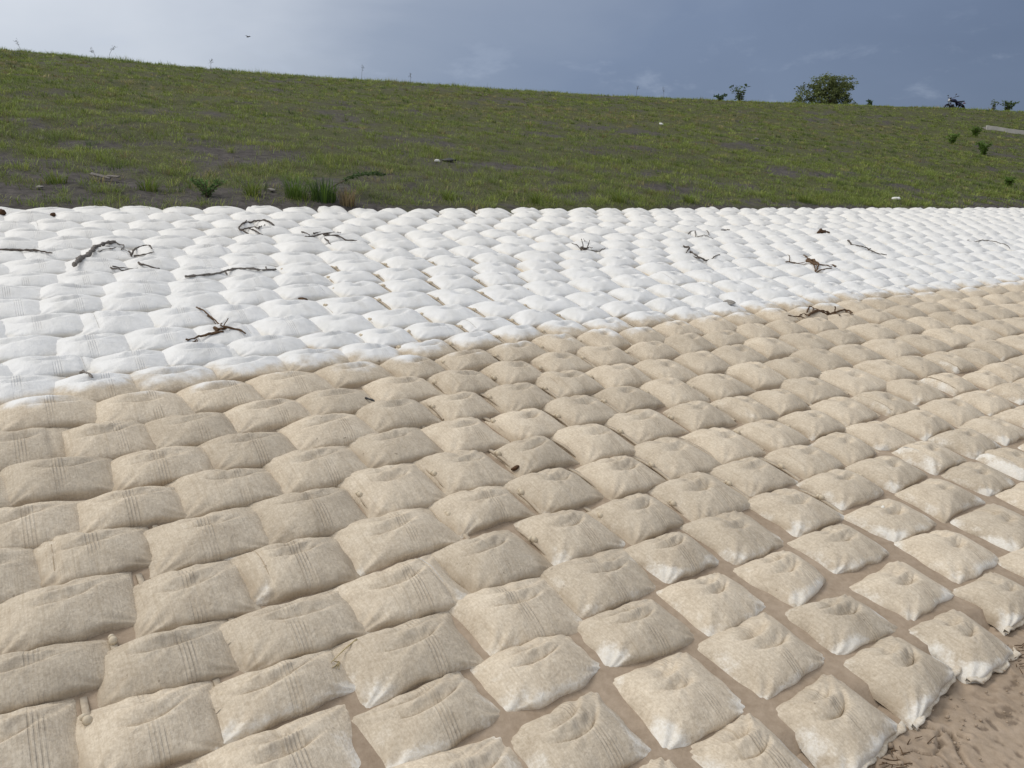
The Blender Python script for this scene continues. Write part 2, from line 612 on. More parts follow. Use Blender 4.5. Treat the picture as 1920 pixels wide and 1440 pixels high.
M_DEAD = simple_mat('dead_leaf', (0.05, 0.03, 0.018), (0.12, 0.07, 0.04), 30, 0.9, 0.4, 0.1)

# ---------------------------------------------------------------- data: where the sacks and the driftwood lie (metres)
ROWS = {
 1: [(4.79, 17.72), (5.38, 17.78), (5.94, 17.83), (6.41, 17.73), (6.94, 17.77), (7.47, 17.82), (7.83, 17.74), (8.28, 17.82), (8.62, 17.65), (9.01, 17.64), (9.4, 17.64), (9.81, 17.66)],
 2: [(4.47, 17.48), (5.1, 17.49), (5.67, 17.5), (6.18, 17.49), (6.7, 17.5)],
 3: [(4.26, 17.15), (4.8, 17.19), (5.34, 17.17), (5.9, 17.12), (6.34, 17.13), (6.83, 17.13)],
 4: [(4.48, 16.85), (5.06, 16.86), (5.63, 16.85), (6.14, 16.82), (6.63, 16.81)],
 5: [(4.23, 16.58), (4.79, 16.54), (5.33, 16.56), (5.95, 16.53), (6.41, 16.54), (6.84, 16.56)],
 6: [(4.58, 16.27), (5.23, 16.21), (5.72, 16.19), (6.24, 16.23), (6.66, 16.26)],
 7: [(4.42, 15.9), (5.0, 15.85), (5.55, 15.84), (6.05, 15.86), (6.52, 15.91)],
 8: [(4.31, 15.55), (4.82, 15.52), (5.38, 15.52), (5.94, 15.52), (6.42, 15.53)],
 9: [(4.12, 15.28), (4.68, 15.23), (5.25, 15.21), (5.8, 15.2), (6.27, 15.21)],
 10: [(4.13, 15.02), (4.58, 14.97), (5.14, 14.93), (5.7, 14.91), (6.16, 14.9)],
 11: [(4.3, 14.57), (4.93, 14.54), (5.46, 14.53), (5.94, 14.55)],
 12: [(4.14, 14.21), (4.64, 14.12), (5.17, 14.12), (5.71, 14.12), (6.23, 14.14)],
 13: [(4.31, 13.86), (4.87, 13.81), (5.39, 13.81), (5.93, 13.85), (6.49, 13.83), (6.89, 13.79), (7.34, 13.79)],
 14: [(4.08, 13.64), (4.56, 13.51), (5.11, 13.52), (5.66, 13.56), (6.17, 13.55), (6.66, 13.56), (7.08, 13.48), (7.54, 13.55), (8.0, 13.58), (8.45, 13.61), (8.88, 13.53)],
 15: [(4.23, 13.25), (4.79, 13.15), (5.33, 13.18), (5.84, 13.22), (6.36, 13.27), (6.83, 13.21), (7.27, 13.21), (7.77, 13.26), (8.2, 13.28), (8.57, 13.22), (9.0, 13.22), (9.42, 13.26), (9.84, 13.24), (10.31, 13.29), (10.72, 13.26), (10.99, 13.15)],
 16: [(4.04, 12.93), (4.49, 12.83), (5.02, 12.83), (5.55, 12.88), (6.04, 12.9), (6.55, 12.93), (7.04, 12.9), (7.48, 12.93), (7.94, 12.97), (8.38, 12.95), (8.8, 12.93), (9.23, 12.97), (9.67, 12.97), (10.1, 13.02), (10.53, 13.0), (10.8, 12.92)],
 17: [(4.21, 12.54), (4.76, 12.49), (5.27, 12.54), (5.81, 12.6), (6.35, 12.65), (6.8, 12.62), (7.27, 12.6), (7.74, 12.66), (8.2, 12.65), (8.6, 12.6), (9.02, 12.61), (9.44, 12.64), (9.9, 12.66), (10.35, 12.69)],
 18: [(4.04, 12.24), (4.5, 12.19), (5.04, 12.22), (5.56, 12.26), (6.14, 12.33), (6.62, 12.31), (7.07, 12.25), (7.54, 12.3), (8.0, 12.33), (8.35, 12.28), (8.8, 12.23), (9.25, 12.28), (9.68, 12.29), (10.1, 12.38)],
 19: [(3.82, 11.97), (4.25, 11.93), (4.81, 11.88), (5.37, 11.91), (5.87, 11.93), (6.38, 11.94), (6.86, 11.94), (7.31, 11.92), (7.8, 11.99), (8.27, 11.95), (8.66, 11.89), (9.01, 11.88), (9.44, 11.94), (9.98, 11.94), (10.46, 11.99), (10.83, 11.93), (11.23, 11.87), (11.64, 11.84)],
 20: [(4.11, 11.63), (4.65, 11.53), (5.1, 11.54), (5.7, 11.57), (6.25, 11.61), (6.72, 11.61), (7.18, 11.55), (7.67, 11.61), (8.11, 11.62), (8.48, 11.55), (8.93, 11.57), (9.36, 11.61), (9.78, 11.56), (10.26, 11.62), (10.73, 11.59), (11.11, 11.52)],
 21: [(3.98, 11.29), (4.44, 11.25), (4.95, 11.23), (5.55, 11.24), (6.03, 11.26), (6.52, 11.26), (6.98, 11.22), (7.46, 11.23), (7.94, 11.25), (8.42, 11.24), (8.79, 11.23), (9.21, 11.25), (9.67, 11.23), (10.16, 11.27), (10.64, 11.27)],
 22: [(3.89, 11.16), (4.26, 11.0), (4.83, 10.93), (5.36, 10.93), (5.9, 10.93), (6.42, 10.94), (6.88, 10.94), (7.32, 10.89), (7.85, 10.92), (8.32, 10.96), (8.77, 10.94), (9.25, 10.95), (9.72, 10.94), (10.14, 10.95)],
 23: [(4.7, 10.72), (5.26, 10.61), (5.8, 10.63), (6.32, 10.62), (6.85, 10.62), (7.26, 10.58), (7.75, 10.6), (8.29, 10.63), (8.76, 10.63), (9.29, 10.65), (9.7, 10.67)],
 24: [(5.24, 10.42), (5.7, 10.38), (6.2, 10.33), (6.74, 10.31), (7.2, 10.28), (7.73, 10.27), (8.24, 10.31), (8.82, 10.33), (9.33, 10.35)],
 25: [(6.23, 10.0), (6.67, 9.96), (7.2, 9.96), (7.6, 9.93), (8.13, 9.98)],
}
WOOD = {
 'd1': [([(-4.228, 6.387), (-4.128, 6.443), (-3.998, 6.457), (-3.882, 6.407), (-3.792, 6.399)], 0.0116), ([(-4.174, 6.341), (-4.086, 6.408), (-3.971, 6.434)], 0.0085)],
 'd2': [([(-3.475, 6.126), (-3.505, 6.273), (-3.519, 6.418), (-3.561, 6.59), (-3.608, 6.751), (-3.587, 6.811), (-3.581, 6.923), (-3.543, 6.955)], 0.0262), ([(-3.543, 6.955), (-3.501, 6.95), (-3.46, 6.924), (-3.435, 6.879), (-3.429, 6.815), (-3.402, 6.763), (-3.366, 6.764), (-3.302, 6.716)], 0.0069), ([(-3.525, 6.601), (-3.484, 6.689), (-3.463, 6.795)], 0.0063), ([(-3.569, 6.792), (-3.54, 6.867), (-3.493, 6.895)], 0.0118), ([(-3.619, 6.688), (-3.592, 6.684)], 0.0079), ([(-3.629, 6.845), (-3.583, 6.804)], 0.0097)],
 'd3': [([(-3.295, 6.711), (-3.336, 6.887), (-3.337, 6.986), (-3.312, 7.01), (-3.26, 6.971), (-3.205, 6.885), (-3.149, 6.783)], 0.0085), ([(-3.288, 6.733), (-3.251, 6.726), (-3.151, 6.782), (-3.136, 6.786)], 0.0073), ([(-3.381, 6.842), (-3.336, 6.772), (-3.29, 6.695)], 0.0084)],
 'd4': [([(-3.259, 6.269), (-3.177, 6.222), (-3.124, 6.209), (-3.115, 6.294), (-3.097, 6.386)], 0.0069), ([(-3.121, 6.458), (-3.058, 6.398), (-2.995, 6.385), (-2.948, 6.455)], 0.0089), ([(-3.256, 6.287), (-3.169, 6.323), (-3.094, 6.371)], 0.0049)],
 'd5': [([(-2.664, 6.269), (-2.585, 6.368), (-2.501, 6.41), (-2.432, 6.552), (-2.399, 6.641), (-2.34, 6.654), (-2.203, 6.652), (-2.153, 6.714), (-2.08, 6.809)], 0.0102), ([(-2.471, 6.64), (-2.424, 6.556)], 0.0069), ([(-2.17, 6.799), (-2.134, 6.724)], 0.0059)],
 'd6': [([(-2.526, 8.28), (-2.605, 8.389), (-2.676, 8.461), (-2.759, 8.488), (-2.789, 8.414), (-2.807, 8.311), (-2.809, 8.22), (-2.811, 8.103), (-2.806, 8.008), (-2.77, 7.935), (-2.715, 7.876), (-2.654, 7.835), (-2.596, 7.825), (-2.558, 7.836), (-2.521, 7.886)], 0.009), ([(-2.773, 7.961), (-2.761, 8.052), (-2.742, 8.135), (-2.721, 8.178), (-2.679, 8.135), (-2.63, 8.068), (-2.598, 8.02)], 0.0071), ([(-2.531, 7.9), (-2.601, 7.976), (-2.688, 8.072), (-2.742, 8.135)], 0.0071), ([(-2.61, 8.04), (-2.641, 8.188), (-2.673, 8.313)], 0.0048), ([(-2.615, 8.077), (-2.611, 8.194), (-2.65, 8.373)], 0.0048), ([(-2.807, 8.222), (-2.842, 8.377)], 0.0049)],
 'd7': [([(-2.134, 8.052), (-2.098, 8.115), (-2.058, 8.202), (-1.933, 8.262), (-1.875, 8.32), (-1.836, 8.387)], 0.01), ([(-1.994, 8.223), (-1.855, 8.227), (-1.745, 8.113), (-1.678, 8.126), (-1.615, 8.113)], 0.0111), ([(-2.225, 8.242), (-2.169, 8.194), (-2.11, 8.128)], 0.0077), ([(-1.966, 8.178), (-1.904, 8.055), (-1.855, 7.947)], 0.0075), ([(-2.094, 8.242), (-2.089, 8.331), (-2.032, 8.274)], 0.0071)],
 'd8': [([(-2.31, 5.589), (-2.264, 5.541), (-2.198, 5.475), (-2.135, 5.41), (-2.094, 5.386), (-2.052, 5.328), (-2.013, 5.257), (-1.979, 5.195)], 0.0069), ([(-2.192, 5.473), (-2.148, 5.459), (-2.098, 5.398)], 0.0053), ([(-1.976, 5.188), (-1.934, 5.213), (-1.89, 5.238), (-1.859, 5.217), (-1.832, 5.19)], 0.0109), ([(-1.971, 5.174), (-2.003, 5.145), (-2.039, 5.139), (-2.066, 5.104), (-2.092, 5.07), (-2.12, 5.044), (-2.134, 5.015), (-2.138, 4.967)], 0.01), ([(-2.101, 5.406), (-2.094, 5.431), (-2.062, 5.395), (-2.03, 5.32), (-2.023, 5.254)], 0.0052), ([(-2.002, 5.262, 1.023), (-1.983, 5.262, 1.055), (-1.963, 5.262, 1.082)], 0.0044), ([(-2.103, 5.026), (-2.098, 4.966), (-2.095, 4.914)], 0.0049), ([(-2.101, 5.027), (-2.066, 4.97), (-2.047, 4.909), (-2.061, 4.897), (-2.089, 4.931)], 0.0042), ([(-2.05, 5.218), (-2.018, 5.188), (-1.987, 5.175), (-1.977, 5.221), (-1.961, 5.244)], 0.0102), ([(-2.02, 5.163), (-2.007, 5.201), (-1.992, 5.249)], 0.0094), ([(-2.087, 5.12), (-2.07, 5.144), (-2.048, 5.127)], 0.0054)],
 'd9': [([(-2.535, 4.401), (-2.472, 4.328), (-2.422, 4.27), (-2.388, 4.232), (-2.337, 4.162)], 0.0084)],
 'd10': [([(0.848, 9.092, 1.343), (0.827, 9.092, 1.387), (0.836, 9.092, 1.416), (0.816, 9.092, 1.438), (0.809, 9.092, 1.473)], 0.0082), ([(0.861, 9.17, 1.355), (0.89, 9.17, 1.384), (0.896, 9.17, 1.42), (0.911, 9.17, 1.458), (0.917, 9.17, 1.487)], 0.0077), ([(0.874, 9.503, 1.414), (0.897, 9.503, 1.441), (0.925, 9.503, 1.414)], 0.0053), ([(0.848, 9.092), (0.809, 9.213), (0.78, 9.313), (0.725, 9.415)], 0.0071), ([(0.865, 9.216), (0.935, 9.329), (0.962, 9.256)], 0.0058), ([(0.848, 9.092), (0.925, 9.149), (1.026, 9.235), (1.137, 9.43)], 0.0065), ([(0.824, 9.28), (0.854, 9.238), (0.897, 9.278)], 0.0156), ([(0.823, 9.192), (0.851, 9.136), (0.883, 9.197)], 0.0154), ([(0.911, 9.648, 1.436), (0.886, 9.648, 1.48)], 0.0047)],
 'd11': [([(2.479, 10.998), (2.587, 11.233), (2.695, 11.28), (2.832, 11.408), (2.78, 10.994)], 0.0104), ([(2.615, 11.141), (2.573, 10.897), (2.722, 10.985), (2.746, 10.811), (2.757, 10.668)], 0.0078), ([(2.86, 10.894), (2.9, 10.833), (2.917, 10.718)], 0.0109)],
 'd11b': [([(3.088, 11.489), (3.191, 11.653), (3.292, 11.829)], 0.0143)],
 'd12': [([(2.191, 9.942), (2.265, 9.887), (2.142, 9.591)], 0.0105), ([(2.25, 9.807), (2.26, 9.599), (2.272, 9.435), (2.328, 9.397), (2.469, 9.573), (2.632, 9.819)], 0.011), ([(2.211, 9.457), (2.319, 9.359), (2.412, 9.475)], 0.0088)],
 'd13': [([(4.819, 12.277), (4.936, 12.462), (5.044, 12.573), (5.067, 12.438)], 0.0224), ([(4.898, 12.361), (5.009, 12.484), (5.073, 12.481)], 0.0224)],
 'd14': [([(5.131, 11.892), (5.093, 11.607), (5.138, 11.477), (5.246, 11.449), (5.197, 11.161), (5.285, 11.143), (5.391, 11.141)], 0.0114), ([(5.266, 11.46), (5.362, 11.595)], 0.0106)],
 'd15': [([(3.503, 9.9), (3.578, 9.956), (3.673, 9.97), (3.73, 9.946), (3.824, 9.968), (3.848, 9.902)], 0.0074), ([(3.585, 9.977), (3.631, 10.125), (3.674, 10.238), (3.719, 10.447)], 0.0068), ([(3.642, 10.131), (3.722, 10.082), (3.801, 10.034)], 0.0068), ([(3.94, 10.469), (3.918, 10.309), (3.905, 10.175), (3.874, 9.983), (3.839, 9.762), (3.778, 9.601)], 0.0113), ([(3.846, 10.11), (3.924, 10.203), (3.957, 10.148), (3.954, 10.024), (3.917, 9.868), (3.813, 9.684)], 0.018), ([(3.844, 10.056), (3.858, 9.941), (3.864, 9.808)], 0.0193), ([(3.953, 9.928), (4.037, 9.944), (4.06, 9.871), (4.073, 9.826)], 0.009), ([(3.811, 9.666), (3.949, 9.783), (4.078, 9.829)], 0.0096), ([(4.165, 10.217), (4.168, 10.078), (4.148, 9.897)], 0.0175)],
 'd16': [([(7.802, 13.325), (7.968, 13.372), (8.169, 13.477), (8.321, 13.495), (8.42, 13.386), (8.433, 13.256), (8.412, 13.11)], 0.0098)],
 'd17': [([(2.66, 7.333), (2.753, 7.376), (2.836, 7.403), (2.897, 7.415), (2.934, 7.403)], 0.0072), ([(2.805, 7.43), (2.857, 7.519), (2.9, 7.537), (2.876, 7.446), (2.899, 7.442)], 0.0079), ([(2.891, 7.465), (2.957, 7.601), (3.016, 7.737), (3.04, 7.733), (3.028, 7.644), (2.966, 7.523), (2.899, 7.442)], 0.0086), ([(3.064, 7.728), (3.066, 7.646), (3.056, 7.572), (2.963, 7.481)], 0.0086), ([(2.893, 7.426), (3.006, 7.552), (3.11, 7.65), (3.174, 7.662), (3.251, 7.707), (3.331, 7.767), (3.428, 7.857), (3.443, 7.799), (3.458, 7.763), (3.428, 7.681)], 0.0135), ([(3.053, 7.599), (3.156, 7.724), (3.197, 7.699), (3.232, 7.657), (3.259, 7.6), (3.24, 7.512)], 0.0081), ([(3.281, 7.733, 0.794), (3.277, 7.733, 0.836), (3.277, 7.733, 0.874)], 0.0108), ([(3.398, 7.752), (3.385, 7.65), (3.381, 7.541)], 0.007), ([(3.443, 7.799), (3.477, 7.799)], 0.0066), ([(3.057, 7.586), (3.111, 7.609), (3.188, 7.653)], 0.0116)],
 'd18': [([(-0.878, 4.448), (-0.857, 4.438), (-0.826, 4.424), (-0.81, 4.382)], 0.0084)],
 'straw': [([(-0.556, 2.463), (-0.573, 2.437), (-0.589, 2.404), (-0.603, 2.38), (-0.61, 2.357), (-0.619, 2.334)], 0.0034), ([(-0.601, 2.376), (-0.598, 2.35), (-0.603, 2.324), (-0.608, 2.305)], 0.003), ([(-0.6, 2.371), (-0.596, 2.346), (-0.596, 2.325), (-0.598, 2.313)], 0.0028), ([(-0.599, 2.367), (-0.592, 2.343), (-0.591, 2.322)], 0.0024), ([(-0.603, 2.375), (-0.611, 2.355), (-0.617, 2.36)], 0.0026)],
}
# ---------------------------------------------------------------- ground, mud, silt bed and the grassed slope
def make_ground():
    co = np.array([(-900, -900, -0.115), (900, -900, -0.115), (900, 900, -0.115), (-900, 900, -0.115)], float)
    me = mesh_np('ground', co, np.array([[0, 1, 2, 3]]), False)
    tag(link('ground', me, M_MUD), kind='structure')


def make_mud():
    s = np.concatenate([np.arange(3.5, 5.7, 0.04), np.arange(5.7, 9.3, 0.0075), np.arange(9.3, 14.5, 0.05)])
    n = np.concatenate([np.arange(5.2, 8.7, 0.1), np.arange(8.7, 10.10, 0.0075)])
    Sg, Ng = np.meshgrid(s, n, indexing='ij')
    x, y = plan(Sg.ravel(), Ng.ravel())
    z = -0.06 + 0.020 * (fbm(x * 1.6, y * 1.6, 11) - 0.5) + 0.007 * (fbm(x * 7, y * 7, 13) - 0.5)
    # drying cracks between curling plates of mud
    rg = np.random.default_rng(5)
    cell = 0.13
    wx = x + 0.05 * (fbm(x * 9, y * 9, 21) - 0.5) * 2
    wy = y + 0.05 * (fbm(x * 9, y * 9, 23) - 0.5) * 2
    gx, gy = wx / cell, wy / cell
    ix, iy = np.floor(gx).astype(int), np.floor(gy).astype(int)
    tab = rg.random((97, 89, 2))
    d1 = np.full(len(x), 9.0)
    d2 = np.full(len(x), 9.0)
    for a in (-1, 0, 1):
        for b in (-1, 0, 1):
            p = tab[(ix + a) % 97, (iy + b) % 89]
            d = np.hypot(ix + a + p[:, 0] - gx, iy + b + p[:, 1] - gy)
            d2 = np.where(d < d1, d1, np.minimum(d2, d))
            d1 = np.minimum(d, d1)
    edge = d2 - d1
    msk = np.clip((fbm(x * 2.6 + 3, y * 2.6, 31) - 0.40) / 0.08, 0, 1)
    msk2 = np.clip((fbm(x * 6.5, y * 6.5, 37) - 0.40) / 0.06, 0, 1)
    ck = np.clip(1.3 - edge / (0.022 + 0.045 * fbm(x * 5, y * 5, 41)), 0, 1) * msk * msk2
    z = z - 0.020 * ck ** 0.7 + 0.0035 * np.exp(-((edge - 0.2) / 0.1) ** 2) * msk
    # small pits and crumbs
    pit = fbm(x * 26, y * 26, 51, 2)
    pm = np.clip((fbm(x * 3.1, y * 3.1, 57) - 0.38) / 0.12, 0, 1)
    z = z - 0.0035 * np.clip((pit - 0.66) / 0.08, 0, 1) * pm + 0.004 * np.clip((0.30 - pit) / 0.1, 0, 1) * pm
    dark = np.maximum(ck ** 1.2, 0.75 * np.clip((pit - 0.68) / 0.08, 0, 1) * pm)
    # the strip that slides under the first row of sacks is trodden down
    toe = np.clip((Ng.ravel() - 9.55) / 0.25, 0, 1)
    z = z + 0.012 * toe + 0.03 * toe * (fbm(x * 18, y * 18, 61, 2) - 0.5)
    me = mesh_np('mud_flat', np.c_[x, y, z], grid_faces(len(s), len(n)), True, {'crack': dark})
    tag(link('mud_flat', me, M_MUD), kind='structure')


def silt_level(s, n):
    """silt between the sacks: deeper towards the toe and to the right"""
    fill = np.clip((12.3 - n) / 2.2, 0, 1) * (0.6 + 0.4 * np.clip((s - 4.0) / 3.0, 0, 1))
    return zs(n) - 0.051 + 0.026 * fill


def make_silt():
    # starts behind the front edge of the first row
    s = np.concatenate([np.arange(-8, 2, 0.25), np.arange(2, 14, 0.04), np.arange(14, 30, 0.1), np.arange(30, 75, 0.5)])
    n = np.concatenate([[9.82], np.arange(9.96, 12.6, 0.04), np.arange(12.6, 18.05, 0.08)])
    Sg, Ng = np.meshgrid(s, n, indexing='ij')
    x, y = plan(Sg.ravel(), Ng.ravel())
    z = silt_level(Sg.ravel(), Ng.ravel()) + 0.012 * (fbm(x * 4, y * 4, 71) - 0.5)
    z = np.where(Ng.ravel() < 9.9, -0.16, z - 0.04 * (Ng.ravel() < 9.98))
    me = mesh_np('silt_bed', np.c_[x, y, z], grid_faces(len(s), len(n)), True, {'crack': np.zeros(len(x))})
    tag(link('silt_bed', me, M_MUD), kind='structure')


def cover(s, n):
    """how much of the slope is grassed"""
    nc = ncrest(s)
    w = np.clip((n - N_TOP) / (nc - N_TOP), 0, 1.3)
    c = 0.52 + 0.32 * np.clip(w / 0.30, 0, 1)
    c = c + 2.0 * (fbm(s * 0.5, n * 0.8, 81) - 0.48) * (1.05 - 0.4 * np.clip(w / 0.5, 0, 1))
    c = c + 1.3 * (fbm(s * 2.6, n * 2.6, 83) - 0.5)
    c = c - 0.08 * np.exp(-((n - N_TOP) / 0.4) ** 2)
    return np.clip(c, 0.03, 1)


def make_slope():
    s = np.concatenate([np.arange(-16, 0, 0.8), np.arange(0, 60, 0.22), np.arange(60, 98, 1.0)])
    n = np.concatenate([np.arange(17.62, 24, 0.14), np.arange(24, 44, 0.25), np.arange(44, 62, 1.0)])
    Sg, Ng = np.meshgrid(s, n, indexing='ij')
    Sf, Nf = Sg.ravel(), Ng.ravel()
    x, y = plan(Sf, Nf)
    z = grass_z(Sf, Nf) - np.where(Nf < 17.9, 0.05, 0)
    me = mesh_np('embankment', np.c_[x, y, z], grid_faces(len(s), len(n)), True, {'cover': cover(Sf, Nf)})
    tag(link('embankment', me, M_SOIL), kind='structure')


def make_crumbs():
    """crumbs of dried mud and fine dark twig litter along the foot of the sacks"""
    rg = np.random.default_rng(66)
    mb, tw = MB(), MB()
    for _ in range(420):
        s, n = rg.uniform(5.8, 9.2), 9.86 - abs(rg.normal(0, 0.33))
        x, y = plan(s, n)
        r = rg.uniform(0.002, 0.007) * (1 + (rg.random() < 0.06) * 1.5)
        mb.blob((float(x), float(y), -0.058 + 0.5 * r + 0.012 * np.clip((n - 9.55) / .25, 0, 1)), (r, r * rg.uniform(.6, 1), r * .7), 6, 4)
    heaps = [(rg.uniform(6.2, 8.6), 9.80 - abs(rg.normal(0, 0.06))) for _ in range(7)]
    for _ in range(130):
        hs, hn = heaps[int(rg.integers(0, 7))]
        s, n = hs + rg.normal(0, 0.05), hn + rg.normal(0, 0.03)
        x, y = plan(s, n)
        a, ln = rg.normal(0.5, 0.6), rg.uniform(0.012, 0.06)
        z = -0.052 + 0.014 * float(np.clip((n - 9.55) / .25, 0, 1))
        p = [Vector((float(x) + math.cos(a) * ln * t, float(y) + math.sin(a) * ln * t, z + rg.normal(0, 0.002))) for t in (-.5, 0, .5)]
        tw.tube(p, [0.0017, 0.0020, 0.0012], 4)
    tag(mb.build('mud_crumbs', M_MUD), 'small crumbs of dried mud scattered along the foot of the first sandbag row', 'crumbs', None, 'stuff')
    tag(tw.build('twig_litter', M_ROOT), 'fine dark twig litter strewn on the mud along the first sandbag row', 'litter', None, 'stuff')


make_ground()
make_mud()
make_crumbs()
make_silt()
make_slope()

# ---------------------------------------------------------------- sacks
F_PX, PITCH = 1434.65, 0.2272


def project(x, y, z):
    c, s = math.cos(PITCH), math.sin(PITCH)
    z = np.asarray(z) - CAM[2]
    dep = y * c - z * s
    up = y * s + z * c
    dep = np.maximum(dep, 0.05)
    return 960 + F_PX * x / dep, 720 - F_PX * up / dep, dep


def spacing(s):
    return float(np.interp(s, [3.5, 8, 11, 18, 24, 30], [0.55, 0.51, 0.475, 0.45, 0.43, 0.43]))


class Sack:
    pass


def lay_rows():
    rows = {}
    for k, lst in ROWS.items():
        rg = np.random.default_rng(100 + k)
        lst = sorted(lst)
        nm = float(np.mean([b for a, b in lst[-4:]]))
        nl = float(np.mean([b for a, b in lst[:4]]))
        if k == 25:
            nl = lst[0][1]
        left, s = [], lst[0][0]
        while s > lst[0][0] - 2.6 and s > 1.2:
            s -= spacing(s) + rg.normal(0, 0.02)
            left.append((s, nl + rg.normal(0, 0.012)))
        right, s = [], lst[-1][0] + (rg.uniform(-0.05, 0.10) if k <= 13 else 0)
        while True:
            s += spacing(s) + rg.normal(0, 0.03)
            x, y = plan(s, nm)
            u, v, d = project(float(x), float(y), float(zs(nm)))
            if u > 4200 or s > 27.5:
                break
            right.append((s, nm + rg.normal(0, 0.014)))
        allp = left[::-1] + lst + right
        out = []
        for i, (s, n) in enumerate(allp):
            q = Sack()
            q.k, q.s, q.n = k, s, n
            a = allp[i - 1][0] if i else s - spacing(s)
            c = allp[i + 1][0] if i + 1 < len(allp) else s + spacing(s)
            q.lo, q.hi = max((a + s) / 2, s - 0.32), min((s + c) / 2, s + 0.32)
            out.append(q)
        rows[k] = out
    # heights of each row up the bank, for the depth of each sack
    for k, r in rows.items():
        for q in r:
            def near(kk):
                rr = rows.get(kk)
                if not rr:
                    return None
                return min(rr, key=lambda p: abs(p.s - q.s)).n
            up, dn = near(k - 1), near(k + 1)
            q.hi_n = (up + q.n) / 2 if up is not None else q.n + 0.165
            q.lo_n = (dn + q.n) / 2 if dn is not None else q.n - 0.135
    return rows


rows = lay_rows()


def sack_frame(q):
    """origin and axes (along the row, up the slope, out of the slope)"""
    sc, nc_ = (q.lo + q.hi) / 2, (q.lo_n + q.hi_n) / 2
    x, y = plan(sc, nc_)
    th = float(head(sc))
    g = float(gs(nc_))
    z = float(zs(nc_)) - 0.047
    t = Vector((math.cos(th), math.sin(th), 0))
    u = Vector((-math.sin(th), math.cos(th), g)).normalized()
    nn = t.cross(u)
    m = Matrix((t, u, nn)).transposed().to_4x4()
    m.translation = Vector((float(x), float(y), z))
    return m


def sstep(x):
    x = np.clip(x, 0, 1)
    return x * x * (3 - 2 * x)


def sack_style(q, idx):
    rg = np.random.default_rng(5000 + idx)
    q.rg = rg
    q.idx = idx
    wide = q.s < 9.0
    low = q.n < 11.9
    gap = float(np.interp(q.s, [6.0, 9.5], [0.028, 0.010])) * (0.35 if q.k < 15 else 1.0)
    # wet mud gaps near the toe on the right
    loose = float(np.clip((11.35 - q.n) / 0.8, 0, 1)) * float(np.clip((q.s - 3.7) / 1.2, 0, 1)) * (1 - 0.5 * float(np.clip((q.s - 7.3) / 1.8, 0, 1)))
    loose = max(loose, 0.42 * float(np.clip((12.4 - q.n) / 0.8, 0, 1)) * float(np.clip((q.s - 9.3) / 1.5, 0, 1)))
    loose = max(loose, 0.30 * float(np.clip((12.5 - q.n) / 0.6, 0, 1)))
    q.loose = loose
    shrink = 1.0 - 0.02 * loose - (rg.random() < 0.25) * 0.05 * loose
    q.hx = ((q.hi - q.lo) / 2 - gap + 0.012) * shrink
    q.hy = ((q.hi_n - q.lo_n) / 2 * 1.02 + 0.004) * (1 - 0.065 * loose) * rg.uniform(0.96, 1.03)
    q.T = (0.101 - 0.012 * loose - 0.010 * (q.k < 15) - 0.012 * (q.k == 1)) * rg.uniform(0.90, 1.10)
    q.seam = None
    if rg.random() < 0.17:
        q.seam = rg.choice([-1, 1]) * rg.uniform(0.42, 0.66)
    q.tone = rg.random()
    q.rot = rg.normal(0, 0.022) + loose * rg.normal(0, 0.035)
    return q


